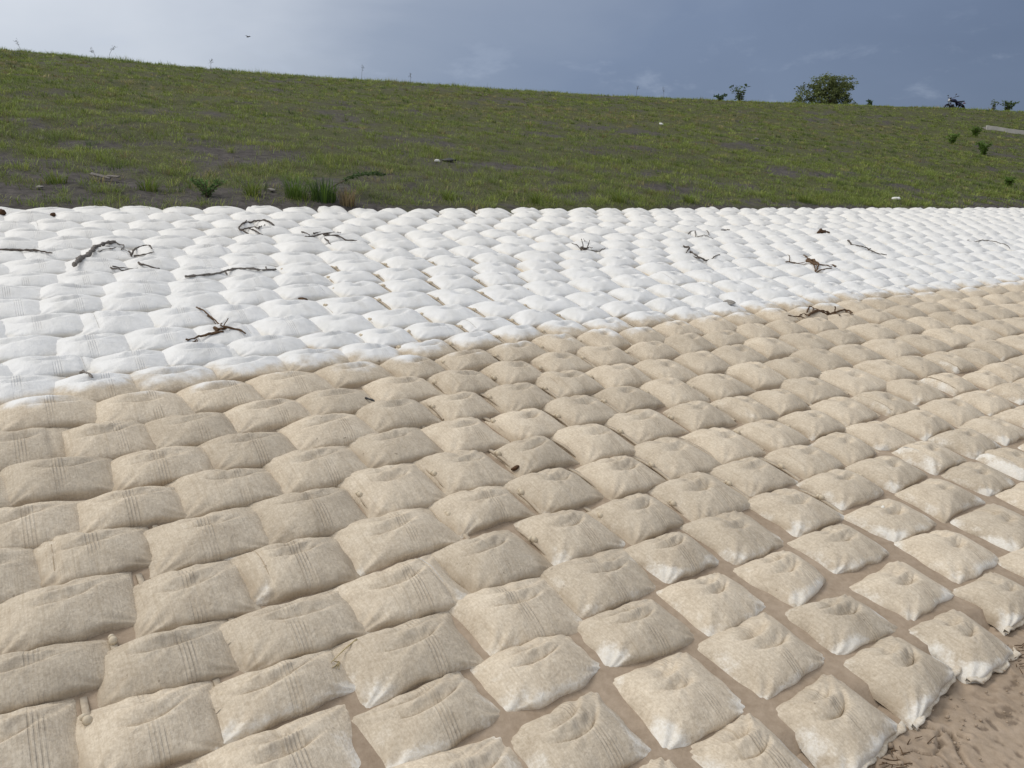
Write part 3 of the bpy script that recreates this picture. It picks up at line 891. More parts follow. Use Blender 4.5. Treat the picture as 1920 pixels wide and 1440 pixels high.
def sack_height(q, a, b, with_fold=False):
    """thickness of the sack over its own unit square, and how far its folds hang downhill"""
    hang = np.zeros_like(a)
    rg = np.random.default_rng(9000 + q.idx)
    box = float(np.interp(q.s, [6.0, 9.0], [0.0, 1.0]))          # slack and wide on the left, fuller and squarer to the right
    a0 = a - float(np.clip(rg.normal(-0.06, 0.07), -0.18, 0.10)) * (1 - a * a)
    pa = np.clip(1 - np.abs(a0) ** (1.95 + 0.35 * box), 0, 1) ** (0.86 - 0.18 * box)
    pf = np.clip(1 - np.abs(b) ** 2.6, 0, 1) ** (0.58 - 0.08 * box)
    pb = np.clip(1 - np.abs(b) ** 2.2, 0, 1) ** (0.70 - 0.14 * box)
    pbv = np.where(b < 0, pf, pb)
    z = q.T * pa * pbv
    # the sack sags most between its ties and hangs lower along the downhill edge
    tilt = float(np.interp(q.k, [14, 20], [0.20, 0.05]))
    z = z * (1 + tilt * b * (1 - 0.6 * b * b))
    lump = 0
    for _ in range(4):
        fx, fy, ph = rg.uniform(1.2, 4.2), rg.uniform(1.0, 3.2), rg.uniform(0, 6.28)
        lump = lump + np.cos(fx * a + ph) * np.cos(fy * b + ph * 1.7)
    z = z + 0.0040 * lump * pa * pbv
    # two ties draw the cloth down through the sack; each leaves a crescent crease
    ac = rg.normal(0.02, 0.05)
    d1 = rg.uniform(0.6, 1.2)
    d2 = rg.uniform(0.7, 1.25)
    if q.s < 5.6 and rg.random() < 0.4:
        d1 *= 0.35
    soft = float(np.interp(q.s, [6.5, 9.0], [1.0, 0.72])) * (1.35 if q.k < 15 else 1.0)
    d1, d2 = d1 * soft, d2 * soft
    wd = rg.uniform(0.8, 1.2) * float(np.interp(q.s, [5.5, 7.5, 9.0], [1.25, 0.95, 0.55]))
    z = z + 0.006 * np.exp(-((b - 0.20) / 0.18) ** 2) * np.exp(-((a - ac) / 0.5) ** 2)
    for bc, depth, wa in ((0.36 - 0.05 * box, 0.040 * d1, 0.28 * wd), (-0.12 - 0.05 * box, 0.043 * d2, 0.31 * wd)):
        aa = a - ac - rg.normal(0, 0.03)
        skew = rg.normal(0.12, 0.12)
        bb = b - bc - rg.normal(0, 0.03) - (0.35 + 0.5 * rg.random() + 0.3 * soft) * aa * aa - skew * soft * aa
        up = rg.uniform(0.13, 0.22) + 0.06 * box
        g = np.where(bb > 0, np.exp(-(np.abs(bb) / up) ** 1.35), np.exp(-(np.abs(bb) / (0.052 + 0.045 * box)) ** 1.5))
        z = z - depth * g * np.exp(-(aa / wa) ** 2)
        hang = hang + depth * (0.42 - 0.34 * box) * np.exp(-((bb - 0.075) / 0.075) ** 2) * np.exp(-(aa / (wa * 1.05)) ** 2)
        # second, fainter fold beside the crease
        if rg.random() < 0.6:
            fold = bb - rg.uniform(0.10, 0.16) - 0.25 * aa
            z = z - 0.006 * np.exp(-np.abs(fold / 0.035) ** 1.4) * np.exp(-((aa + rg.normal(0, 0.12)) / (wa * 0.9)) ** 2)
        # puckers running out of the tie
        ang = np.arctan2(bb * 1.4, aa)
        rr = np.hypot(aa / wa, bb / 0.3)
        z = z + 0.0022 * soft * np.cos(ang * rg.integers(7, 11) + rg.uniform(0, 6)) * np.exp(-((rr - 0.95) / 0.5) ** 2) * pa * pbv
    # the middle seam of the cloth pulls in between the ties and the edges
    z = z - 0.022 * np.exp(-((a - ac) / 0.15) ** 2) * np.clip(np.abs(b + 0.1 * (b < 0)) - 0.25, 0, 0.5) * (0.6 + 0.8 * (b > 0)) * np.sqrt(np.clip(pbv, 0, 1))
    if q.seam is not None:
        w = (a - q.seam) * np.sign(q.seam)
        z = z - 0.016 * np.exp(-(w / 0.05) ** 2) * pbv - 0.012 * sstep(w / 0.1) * pa * pbv * (q.T / 0.12)
    # corner tucks
    for ca in (-1, 1):
        for cb in (-1, 1):
            da, db = a - ca, b - cb
            r = np.hypot(da, db)
            an = np.arctan2(db * cb * -1, da * ca * -1)
            z = z + 0.0055 * np.cos(an * rg.integers(9, 14) + rg.uniform(0, 6)) * np.exp(-((r - 0.42) / 0.26) ** 2) * np.sqrt(np.clip(pa * pbv, 0, 1))
    # crinkles along the front fall of the cloth
    z = z + 0.0015 * np.cos(a * rg.uniform(18, 26) + rg.uniform(0, 6) + 2 * np.sin(3 * a)) * np.exp(-((np.abs(b) - 0.82) / 0.16) ** 2) * pa
    if with_fold:
        return np.maximum(z, 0.0), hang
    return np.maximum(z, 0.0)


def sack_geometry(q, na, nb):
    rg = np.random.default_rng(7000 + q.idx)
    ta = np.linspace(-1, 1, na)
    tb = np.linspace(-1, 1, nb)
    ta = np.sign(ta) * (np.abs(ta) * 0.55 + 0.45 * np.sin(np.abs(ta) * math.pi / 2))
    tb = np.sign(tb) * (np.abs(tb) * 0.72 + 0.28 * np.sin(np.abs(tb) * math.pi / 2))
    a, b = np.meshgrid(ta, tb, indexing='ij')
    a, b = a.ravel(), b.ravel()
    z, hang = sack_height(q, a, b, True)
    # plan outline: ears at the corners, bowed edges
    pin = rg.uniform(0.02, 0.07) + 0.055 * q.loose * rg.uniform(0.5, 1.3)
    x = a * q.hx * (1 - pin * (1 - b ** 2)) 
    y = b * q.hy * (1 - pin * 0.7 * (1 - a ** 2)) - hang
    for ca in (-1, 1):
        for cb in (-1, 1):
            w = (1 + ca * a) * (1 + cb * b) / 4
            w = w ** 1.5
            x = x + w * rg.normal(0.006 * ca, 0.013 + 0.008 * q.loose)
            y = y + w * rg.normal(0.003 * cb, 0.013 + 0.008 * q.loose)
    bow = rg.normal(0.010, 0.012)
    y = y - bow * (1 - a * a) * np.clip(-b, 0, 1) ** 2 + rg.normal(0.002, 0.008) * (1 - a * a) * np.clip(b, 0, 1) ** 2
    x = x + rg.normal(0.003, 0.008) * (1 - b * b) * np.clip(a, 0, 1) ** 2 - rg.normal(0.003, 0.008) * (1 - b * b) * np.clip(-a, 0, 1) ** 2
    # uneven hem
    ed = np.maximum(np.abs(a), np.abs(b))
    wob = (0.005 + 0.002 * q.loose) * np.cos(9 * a + rg.uniform(0, 6)) * np.cos(7 * b + rg.uniform(0, 6)) * ed ** 6
    x = x + wob * np.sign(a)
    y = y + wob * np.sign(b)
    # belly: the fill bulges past the bottom hem on the downhill side
    bel = np.exp(-((z / q.T - 0.45) / 0.28) ** 2)
    y = y - 0.015 * bel * np.clip(-b * 1.6 - 0.4, 0, 1)
    c, s = math.cos(q.rot), math.sin(q.rot)
    x, y = c * x - s * y, s * x + c * y
    z = z - 0.012 * (z < 0.002)
    # silt that has been rinsed off the low edges
    rowf = {25: 0.98, 24: 0.92, 23: 0.82, 22: 0.68, 21: 0.48, 20: 0.30, 19: 0.2}.get(q.k, 0.10)
    rowf = rowf + 0.32 * np.clip((q.s - 9.5) / 3, 0, 1) * np.clip((12.2 - q.n) / 0.8, 0, 1) - 0.25 * np.clip((5.5 - q.s) / 1.5, 0, 1)
    lowz = sstep((0.95 - z / q.T) / 0.55)
    face = 0.62 + 0.38 * np.clip(-b, 0, 1) + 0.25 * np.clip(-a - 0.3, 0, 1) - 0.45 * np.clip(b - 0.1, 0, 1) - 0.2 * np.clip(a - 0.4, 0, 1) * np.clip(-b, 0, 1)
    patch = fbm(a * 2.1 + q.idx * 3.1, b * 1.8 + q.idx * 1.7, 91, 4)
    corner = np.exp(-((1 - np.abs(a)) ** 2 + (1 - np.abs(b)) ** 2) / 0.09)
    wash = rowf * (lowz * face * (0.15 + 1.55 * (patch - 0.12)) + 0.5 * corner * (rg.random() < 0.7)) + 0.3 * corner * (patch > 0.55)
    if q.seam is not None and q.k >= 17:
        w = (a - q.seam) * np.sign(q.seam)
        wash = wash + (0.25 + 0.5 * rowf) * sstep(w / 0.08) * patch * 1.3
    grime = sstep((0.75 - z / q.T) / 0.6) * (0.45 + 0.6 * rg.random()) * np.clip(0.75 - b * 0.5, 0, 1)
    uv = np.c_[x - rg.normal(-0.002, 0.022) + (9 if rg.random() < 0.18 else 0), y + q.idx * 0.37]
    return np.c_[x, y, z], grid_faces(na, nb), uv, wash, grime


# which sacks show in the picture and how large
allq = []
for k in rows:
    for q in rows[k]:
        allq.append(q)
for i, q in enumerate(allq):
    sack_style(q, i)
    q.M = sack_frame(q)
    cs = [q.M @ Vector((sx * q.hx, sy * q.hy, sz)) for sx in (-1, 1) for sy in (-1, 1) for sz in (0.0, 0.1)]
    u, v, d = project(np.array([c.x for c in cs]), np.array([c.y for c in cs]), np.array([c.z for c in cs]))
    bw, bh = u.max() - u.min(), v.max() - v.min()
    iw = max(0, min(u.max(), 1920) - max(u.min(), 0))
    ih = max(0, min(v.max(), 1440) - max(v.min(), 0))
    q.area = iw * ih
    q.frac = q.area / max(bw * bh, 1e-6)
    q.dist = float(d.min())
    q.u = float(u.mean())
vis = [q for q in allq if q.frac > 0.12 and q.dist > 0.3]
single = sorted(vis, key=lambda q: -q.area)[:300]
single_set = set(id(q) for q in single)
for k in rows:
    seen = [q for q in rows[k] if q.frac > 0.12 and q.dist > 0.3]
    for i, q in enumerate(seen):
        q.place = i
        q.ncount = len(seen)

ORD = ['', 'first', 'second', 'third', 'fourth', 'fifth', 'sixth', 'seventh', 'eighth', 'ninth', 'tenth', 'eleventh', 'twelfth',
       'thirteenth', 'fourteenth', 'fifteenth', 'sixteenth', 'seventeenth', 'eighteenth', 'nineteenth', 'twentieth', 'twenty-first',
       'twenty-second', 'twenty-third', 'twenty-fourth', 'twenty-fifth', 'twenty-sixth', 'twenty-seventh', 'twenty-eighth',
       'twenty-ninth', 'thirtieth', 'thirty-first', 'thirty-second', 'thirty-third', 'thirty-fourth', 'thirty-fifth', 'thirty-sixth']


def sack_label(q):
    up = 26 - q.k
    if q.k <= 14:
        colr = 'white'
        where = f'{ORD[15 - q.k]} row above the tan waterline'
    else:
        colr = 'half white half tan' if q.k == 15 and q.M.translation.z + 0.07 > ZW - 0.02 else 'tan'
        where = f'{ORD[up]} row up from the cracked mud'
    if q.k == 15:
        where = 'row on the white waterline'
    adj = ''
    if q.seam is not None:
        adj = 'seamed '
    elif q.k >= 22:
        adj = 'pale edged '
    return f'{adj}{colr} sandbag, {where}, {ORD[min(q.place + 1, 36)]} from left'


def surface_curve(q, a, n=14, b0=-0.97, b1=0.97, lift=0.002):
    b = np.linspace(b0, b1, n)
    av = np.full(n, a)
    z = sack_height(q, av, b)
    x, y = av * q.hx, b * q.hy
    c, s = math.cos(q.rot), math.sin(q.rot)
    return [Vector((c * xx - s * yy, s * xx + c * yy, zz + lift)) for xx, yy, zz in zip(x, y, z)]


strap_me = {}


def strap_mesh(L_):
    key = round(L_, 2)
    if key not in strap_me:
        mb = MB()
        pts = []
        w, h = 0.012, 0.005
        n = 7
        v, f = [], []
        for i in range(n):
            yy = -key + 2 * key * i / (n - 1)
            zz = 0.014 * (1 - (yy / key) ** 2) + 0.010
            v += [(-w, yy, zz - h), (w, yy, zz - h), (w * .8, yy, zz + h), (-w * .8, yy, zz + h)]
        for i in range(n - 1):
            for k in range(4):
                f.append((i * 4 + k, i * 4 + (k + 1) % 4, i * 4 + 4 + (k + 1) % 4, i * 4 + 4 + k))
        f += [(0, 1, 2, 3), (n * 4 - 1, n * 4 - 2, n * 4 - 3, n * 4 - 4)]
        mb.add(v, f)
        strap_me[key] = mb.mesh('strap')
        strap_me[key].materials.append(M_STRAP)
    return strap_me[key]


knot_me = []
for i in range(3):
    mb = MB()
    mb.blob((0, 0, 0.006), (0.015, 0.018, 0.015), 9, 6)
    mb.blob((0.004 * (i - 1), 0.019, 0.006), (0.012, 0.011, 0.012), 8, 5)
    mk = mb.mesh('tie_knot')
    mk.materials.append(M_KNOT)
    knot_me.append(mk)
tuft_me = []
for i in range(4):
    rg = np.random.default_rng(300 + i)
    mb = MB()
    for _ in range(5):
        p = (rg.normal(0, 0.016), rg.normal(0, 0.006), rg.uniform(-0.002, 0.004))
        mb.blob(p, (rg.uniform(0.006, 0.015), rg.uniform(0.004, 0.009), rg.uniform(0.003, 0.006)), 8, 5)
    mk = mb.mesh('tie_tuft')
    mk.materials.append(M_TUFT)
    tuft_me.append(mk)


def make_hem(q, parent, edge):
    """ragged sewn flap standing out from the downhill edge of the first row"""
    rg = np.random.default_rng(800 + q.idx)
    n = len(edge)
    t = np.linspace(-1, 1, n)
    ph = rg.uniform(0, 6, 3)
    wv = 0.004 * np.cos(t * 9 + ph[0]) + 0.003 * np.cos(t * 21 + ph[1])
    v, f = [], []
    for i in range(n):
        x, y = edge[i][0], edge[i][1]
        out = (0.014 + wv[i]) * (1 - 0.5 * t[i] ** 6)
        zz = 0.016 + 0.006 * math.cos(t[i] * 12 + ph[2])
        for dy, dz in ((0.012, 0.020), (-out * .5, zz + 0.003), (-out, zz), (-out, zz - 0.005), (-out * .5, zz - 0.006), (0.012, 0.004)):
            v.append((x, y + dy, dz))
    m = 6
    for i in range(n - 1):
        for k in range(m):
            f.append((i * m + k, i * m + (k + 1) % m, (i + 1) * m + (k + 1) % m, (i + 1) * m + k))
    me = mesh_np('hem', np.array(v), np.array(f), True, {'wash': np.full(len(v), 0.55), 'tone': np.full(len(v), 0.3), 'grime': np.zeros(len(v))},
                 np.array([(p[0] + 9, p[1]) for p in v]))
    link('hem', me, M_SACK, parent)


def make_single(q):
    r = single.index(q)
    if r < 60:
        na, nb = 60, 70
    elif r < 140:
        na, nb = 38, 46
    else:
        na, nb = 26, 33
    co, f, uv, wash, grime = sack_geometry(q, na, nb)
    me = mesh_np('sandbag', co, f, True, {'wash': wash, 'tone': np.full(len(co), q.tone), 'grime': grime}, uv)
    o = link('sandbag', me, M_SACK)
    o.matrix_world = q.M
    tag(o, sack_label(q), 'sandbag', 'sandbags paving the bank')
    rg = q.rg
    if q.seam is not None:
        mb = MB()
        mb.tube(surface_curve(q, q.seam, 18, -0.93, 0.93, 0.0), 0.0024, 5)
        mb.build('seam', M_SEAMW if q.k < 15 or q.k > 20 else M_SEAM, o)
    gap_x = (q.hi - (q.lo + q.hi) / 2)
    if q.s < 9.6 and q.k >= 8 and q.loose < 0.5 and rg.random() < 0.9:
        st = link('strap', strap_mesh(q.hy * 0.86), None, o, (gap_x, 0, -0.004))
    if q.s < 8.6 and q.k >= 8 and q.loose < 0.5 and rg.random() < 0.85:
        kn = link('tie_knot', knot_me[int(rg.integers(0, 3))], None, o, (gap_x, 0.02 + rg.normal(0, 0.02), 0.020 + 0.01 * q.loose))
        kn.rotation_euler = (0, 0, rg.uniform(-0.5, 0.5))
    if q.k >= 22 and rg.random() < 0.30:
        b = 0.42 if rg.random() < 0.6 else -0.10
        z = float(sack_height(q, np.array([0.02]), np.array([b]))[0])
        tf = link('tie_tuft', tuft_me[int(rg.integers(0, 4))], None, o, (0.02 * q.hx, b * q.hy, z + 0.001))
        tf.rotation_euler = (0, 0, rg.normal(0, 0.4))
    if q.k == 25:
        make_hem(q, o, co[0::nb])
    return o


def make_far():
    cos, fs, uvs, ws, ts, gs_ = [], [], [], [], [], []
    off = 0
    for q in allq:
        if id(q) in single_set:
            continue
        if q.dist < 0.3 or (q.frac <= 0.0 and q.n < 10.4 and q.s < 5):
            pass
        near = q.dist < 9
        na, nb = (12, 12) if q.frac <= 0 else (19, 23) if near else (15, 19)
        co, f, uv, wash, grime = sack_geometry(q, na, nb)
        Mx = np.array(q.M)
        w = co @ Mx[:3, :3].T + Mx[:3, 3]
        cos.append(w)
        fs.append(f + off)
        off += len(w)
        uvs.append(uv)
        ws.append(wash)
        ts.append(np.full(len(w), q.tone))
        gs_.append(grime)
    me = mesh_np('sandbag_paving', np.concatenate(cos), np.concatenate(fs), True,
                 {'wash': np.concatenate(ws), 'tone': np.concatenate(ts), 'grime': np.concatenate(gs_)}, np.concatenate(uvs))
    o = link('sandbag_paving', me, M_SACK)
    tag(o, 'far rows of small white and tan sandbags paving the upper and right bank', 'sandbags', 'sandbags paving the bank', 'stuff')


for q in sorted(single, key=lambda q: (-q.k, q.s)):
    make_single(q)
make_far()
bpy.context.view_layer.update()

# ---------------------------------------------------------------- driftwood and litter lying on the sacks
DG = bpy.context.evaluated_depsgraph_get()


def drop(x, y):
    h, p, nn, i, o, m = scene.ray_cast(DG, Vector((x, y, 12)), Vector((0, 0, -1)))
    return p.z if h else 0.0


def resample(p, step):
    p = np.array(p, float)
    d = np.r_[0, np.cumsum(np.linalg.norm(np.diff(p, axis=0), axis=1))]
    n = max(4, int(d[-1] / step) + 1)
    t = np.linspace(0, d[-1], n)
    q = np.stack([np.interp(t, d, p[:, i]) for i in range(p.shape[1])], 1)
    for _ in range(2):
        q[1:-1] = q[1:-1] * 0.5 + (q[:-2] + q[2:]) * 0.25
    return q


def lie(poly, r):
    """a stiff stick resting on the sacks below it"""
    if len(poly[0]) == 3:
        q = resample(poly, 0.02)
        base = drop(q[0, 0], q[0, 1])
        q[:, 2] += base - q[0, 2] + r * 0.5
        return q
    q = resample(poly, 0.025)
    z = np.array([drop(a, b) for a, b in q])
    if len(q) < 9:
        return np.c_[q, np.linspace(z[0], z[-1], len(q)) + max(0.0, float((z - np.linspace(z[0], z[-1], len(q))).max())) + r * 0.5]
    w = z.copy()
    for i in range(len(z)):
        lo, hi = max(0, i - 4), min(len(z), i + 5)
        w[i] = z[lo:hi].max() * 0.6 + z[lo:hi].mean() * 0.4
    w = np.maximum(w, z - r * 0.2)
    return np.c_[q, w + r * 0.55]


def driftwood(key, name, label, cat, mat, names, group=None, knobby=0.25, taper=0.5):
    rg = np.random.default_rng(sum(map(ord, key)))
    root = None
    for i, (poly, r) in enumerate(WOOD[key]):
        q = lie(poly, r)
        if i == 0:
            org = Vector(q[0])
        pts = [Vector(p) - org for p in q]
        n = len(pts)
        jig = [Vector(rg.normal(0, r * 0.22, 3)) for _ in range(n)]
        pts = [p + j for p, j in zip(pts, jig)]
        rr = [r * (1 - taper * t / (n - 1)) * (1 + knobby * rg.normal() * 0.6) for t in range(n)]
        mb = MB().tube(pts, [max(a, r * 0.3) for a in rr], 7, True, 0.12, rg)
        if i == 0:
            root = mb.build(name, mat, None, org)
            tag(root, label, cat, group)
        else:
            mb.build(names, mat, root)
    return root


G = 'driftwood lying on the white sandbags'
for key, f in (('d2', 0.8), ('d18', 0.7), ('d17', 0.85)):
    WOOD[key] = [(p, r * f) for p, r in WOOD[key]]
driftwood('d1', 'dead_branch', 'thin dark dead branch on white sandbags at the left edge of the photo', 'branch', M_WOOD, 'twig', G)
driftwood('d2', 'driftwood_branch', 'thick grey peeling branch with curly tail on white sandbags', 'branch', M_WOODG, 'twig', G, 0.5, 0.35)
driftwood('d3', 'bent_twig', 'thin brown twig bent into a half loop beside the thick peeling branch', 'twig', M_WOOD, 'twig', G, 0.1)
driftwood('d4', 'thin_twig', 'thin forked twig in the gap just below the thick peeling branch', 'twig', M_WOOD, 'twig', G, 0.2)
driftwood('d5', 'long_stick', 'long straight thin stick lying level across white sandbags', 'stick', M_WOODG, 'twig', G, 0.4, 0.2)
driftwood('d6', 'curled_vine', 'dark vine curled into an open coil near the grass edge', 'vine', M_WOOD, 'vine_strand', G, 0.15, 0.1)
driftwood('d7', 'forked_branch', 'dark forked branch with side twigs on white sandbags near the grass edge', 'branch', M_WOOD, 'twig', G, 0.3)
driftwood('d8', 'uprooted_root', 'gnarled brown root with tangled middle and long curved arms on white sandbags', 'root', M_ROOT, 'root_strand', G, 0.3)
driftwood('d9', 'short_stick', 'short grey broken stick leaning between two white sandbags', 'stick', M_WOODG, 'twig', G, 0.3, 0.2)
driftwood('d10', 'root_tuft', 'small dark root tuft with upright spikes on white sandbags', 'root', M_WOOD, 'root_strand', G, 0.3)
driftwood('d11', 'angular_twig', 'pale angular twig lying in a broken square on far white sandbags', 'twig', M_WOODG, 'twig', G, 0.2)
driftwood('d11b', 'stick_end', 'short thick dark stick above the angular twig', 'stick', M_WOOD, 'twig', G, 0.3)
driftwood('d12', 'hooked_twig', 'dark hooked twig with a long side arm below the angular twig', 'twig', M_WOOD, 'twig', G, 0.3)
driftwood('d13', 'bark_piece', 'small dark brown piece of bark on the far white sandbags', 'bark', M_DEAD, 'bark_flake', G, 0.4)
driftwood('d14', 'wavy_twig', 'single wavy dark twig lying on the far white sandbags', 'twig', M_WOOD, 'twig', G, 0.2)
driftwood('d15', 'root_clump', 'brown root clump with thin whips and a stout grey stub on white sandbags', 'root', M_ROOT, 'root_strand', G, 0.3)
driftwood('d16', 'pale_stem', 'very thin pale stem at the right edge of the white sandbags', 'stem', M_WOODG, 'stem_piece', G, 0.1)
driftwood('d17', 'root_mat', 'wide tangled brown root mat lying on the white and tan waterline', 'root', M_ROOT, 'root_strand', G, 0.35, 0.3)
driftwood('d18', 'black_rag', 'small black scrap caught between two tan sandbags', 'scrap', M_DARK, 'scrap_piece', None, 0.3, 0.2)
driftwood('straw', 'dry_straw_wisp', 'yellow dry grass wisp stuck in the mud gap between tan sandbags', 'straw', M_STRAW, 'straw_blade', None, 0.1, 0.6)


def litter(name, label, cat, x, y, size, mat, seed, flat=0.35, group=None):
    """a crumpled scrap or stone: a dented lump"""
    rg = np.random.default_rng(seed)
    mb = MB().blob((0, 0, 0), (size, size * 0.7, size * flat), 11, 8)
    v = np.array(mb.v)
    nrm = v / np.linalg.norm(v / np.array([size, size * .7, size * flat]), axis=1, keepdims=True)
    f = 1 + 0.45 * (fbm(nrm[:, 0] / size * 1.6 + seed, nrm[:, 1] / size * 1.6 + nrm[:, 2] / size * 2, seed, 2) - 0.5) * 2
    mb.v = [tuple(p) for p in v * f[:, None]]
    z = drop(x, y)
    o = mb.build(name, mat, None, (x, y, z + size * flat * 0.45))
    o.rotation_euler = (rg.normal(0, 0.15), rg.normal(0, 0.15), rg.uniform(0, 6))
    tag(o, label, cat, group)
    return o


litter('dark_leaf_clump', 'dark brown leaf clump in a gap between tan sandbags', 'debris', 0.02, 3.86, 0.032, M_DEAD, 3)
litter('dead_leaf', 'single small dark leaf in the middle of the white sandbags', 'leaf', -0.56, 7.34, 0.035, M_DARK, 4, 0.2)
litter('bark_flake', 'small brown bark flake between white sandbags below the forked branch', 'bark', -1.68, 6.15, 0.04, M_DEAD, 5, 0.3)
litter('brown_root_stub', 'brown root stub between white sandbags at the left photo edge', 'root', -4.83, 7.42, 0.045, M_DEAD, 6, 0.7)
litter('brown_clod', 'small brown clod of earth between top row white sandbags at left', 'clod', -4.45, 7.60, 0.03, M_DEAD, 7, 0.7)
litter('grey_stain', 'flat grey stain on the sandbags beside the waterline', 'stain', 2.12, 7.47, 0.075, M_STONE, 8, 0.12)  # a thin grey lump stands in for a stain on the cloth

# ---------------------------------------------------------------- grass on the slope
PAL = 2.15 * np.array([(0.118, 0.146, 0.034), (0.092, 0.120, 0.030), (0.068, 0.090, 0.028), (0.150, 0.168, 0.042),
                (0.165, 0.140, 0.065), (0.120, 0.120, 0.050)])


def blades(base, hgt, lean, az, wid, colr, seg=2, droop=None):
    """curved grass blades: base (n,3); returns verts, tri faces, colours"""
    n = len(base)
    dx, dy = np.cos(az), np.sin(az)
    px, py = -dy, dx
    ts = np.linspace(0, 1, seg + 1)
    vs, cs = [], []
    for i, t in enumerate(ts):
        off = lean * hgt * t ** 1.8
        zz = hgt * (t - (0.35 * t ** 3 if droop is None else droop * t ** 3))
        c = base + np.stack([dx * off, dy * off, zz], 1)
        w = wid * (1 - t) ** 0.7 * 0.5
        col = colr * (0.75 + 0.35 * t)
        if i < seg:
            side = np.stack([px * w, py * w, np.zeros(n)], 1)
            vs += [c - side, c + side]
            cs += [col, col]
        else:
            vs.append(c)
            cs.append(col)
    m = len(vs)
    co = np.stack(vs, 1).reshape(-1, 3)
    cc = np.stack(cs, 1).reshape(-1, 3)
    f = []
    for i in range(seg - 1):
        a = 2 * i
        f += [(a, a + 1, a + 3), (a, a + 3, a + 2)]
    a = 2 * (seg - 1)
    f.append((a, a + 1, a + 2))
    f = np.array(f)
    faces = (np.arange(n)[:, None, None] * m + f[None]).reshape(-1, 3)
    return co, faces, cc


def in_view(x, y, margin=1.25):
    u, v, d = project(x, y, np.zeros_like(x) + CAM[2])
    return (u > 960 - 960 * margin) & (u < 960 + 960 * margin) & (d > 1)


def grass_colour(s, n, rg):
    nc = ncrest(s)
    w = np.clip((n - N_TOP) / (nc - N_TOP), 0, 1.2)
    m = len(s)
    p = fbm(s * 0.33, n * 0.5, 101)
    dryp = np.clip((fbm(s * 0.22 + 9, n * 0.6, 107) - 0.47) / 0.13, 0, 1) * np.exp(-((w - 0.72) / 0.22) ** 2)
    dark = np.clip((fbm(s * 0.28, n * 0.7, 109) - 0.5) / 0.15, 0, 1)
    c = PAL[0] * (1 - p)[:, None] + PAL[1] * p[:, None]
    c = c * (1 - 0.55 * dark)[:, None] + PAL[2] * (0.55 * dark)[:, None]
    r = rg.random(m)
    c = np.where((r < 0.22)[:, None], PAL[3], c)
    isdry = rg.random(m) < (0.08 + 0.75 * dryp)
    c = np.where(isdry[:, None], np.where((rg.random(m) < 0.5)[:, None], PAL[4], PAL[5]), c)
    return c * rg.uniform(0.75, 1.2, m)[:, None]


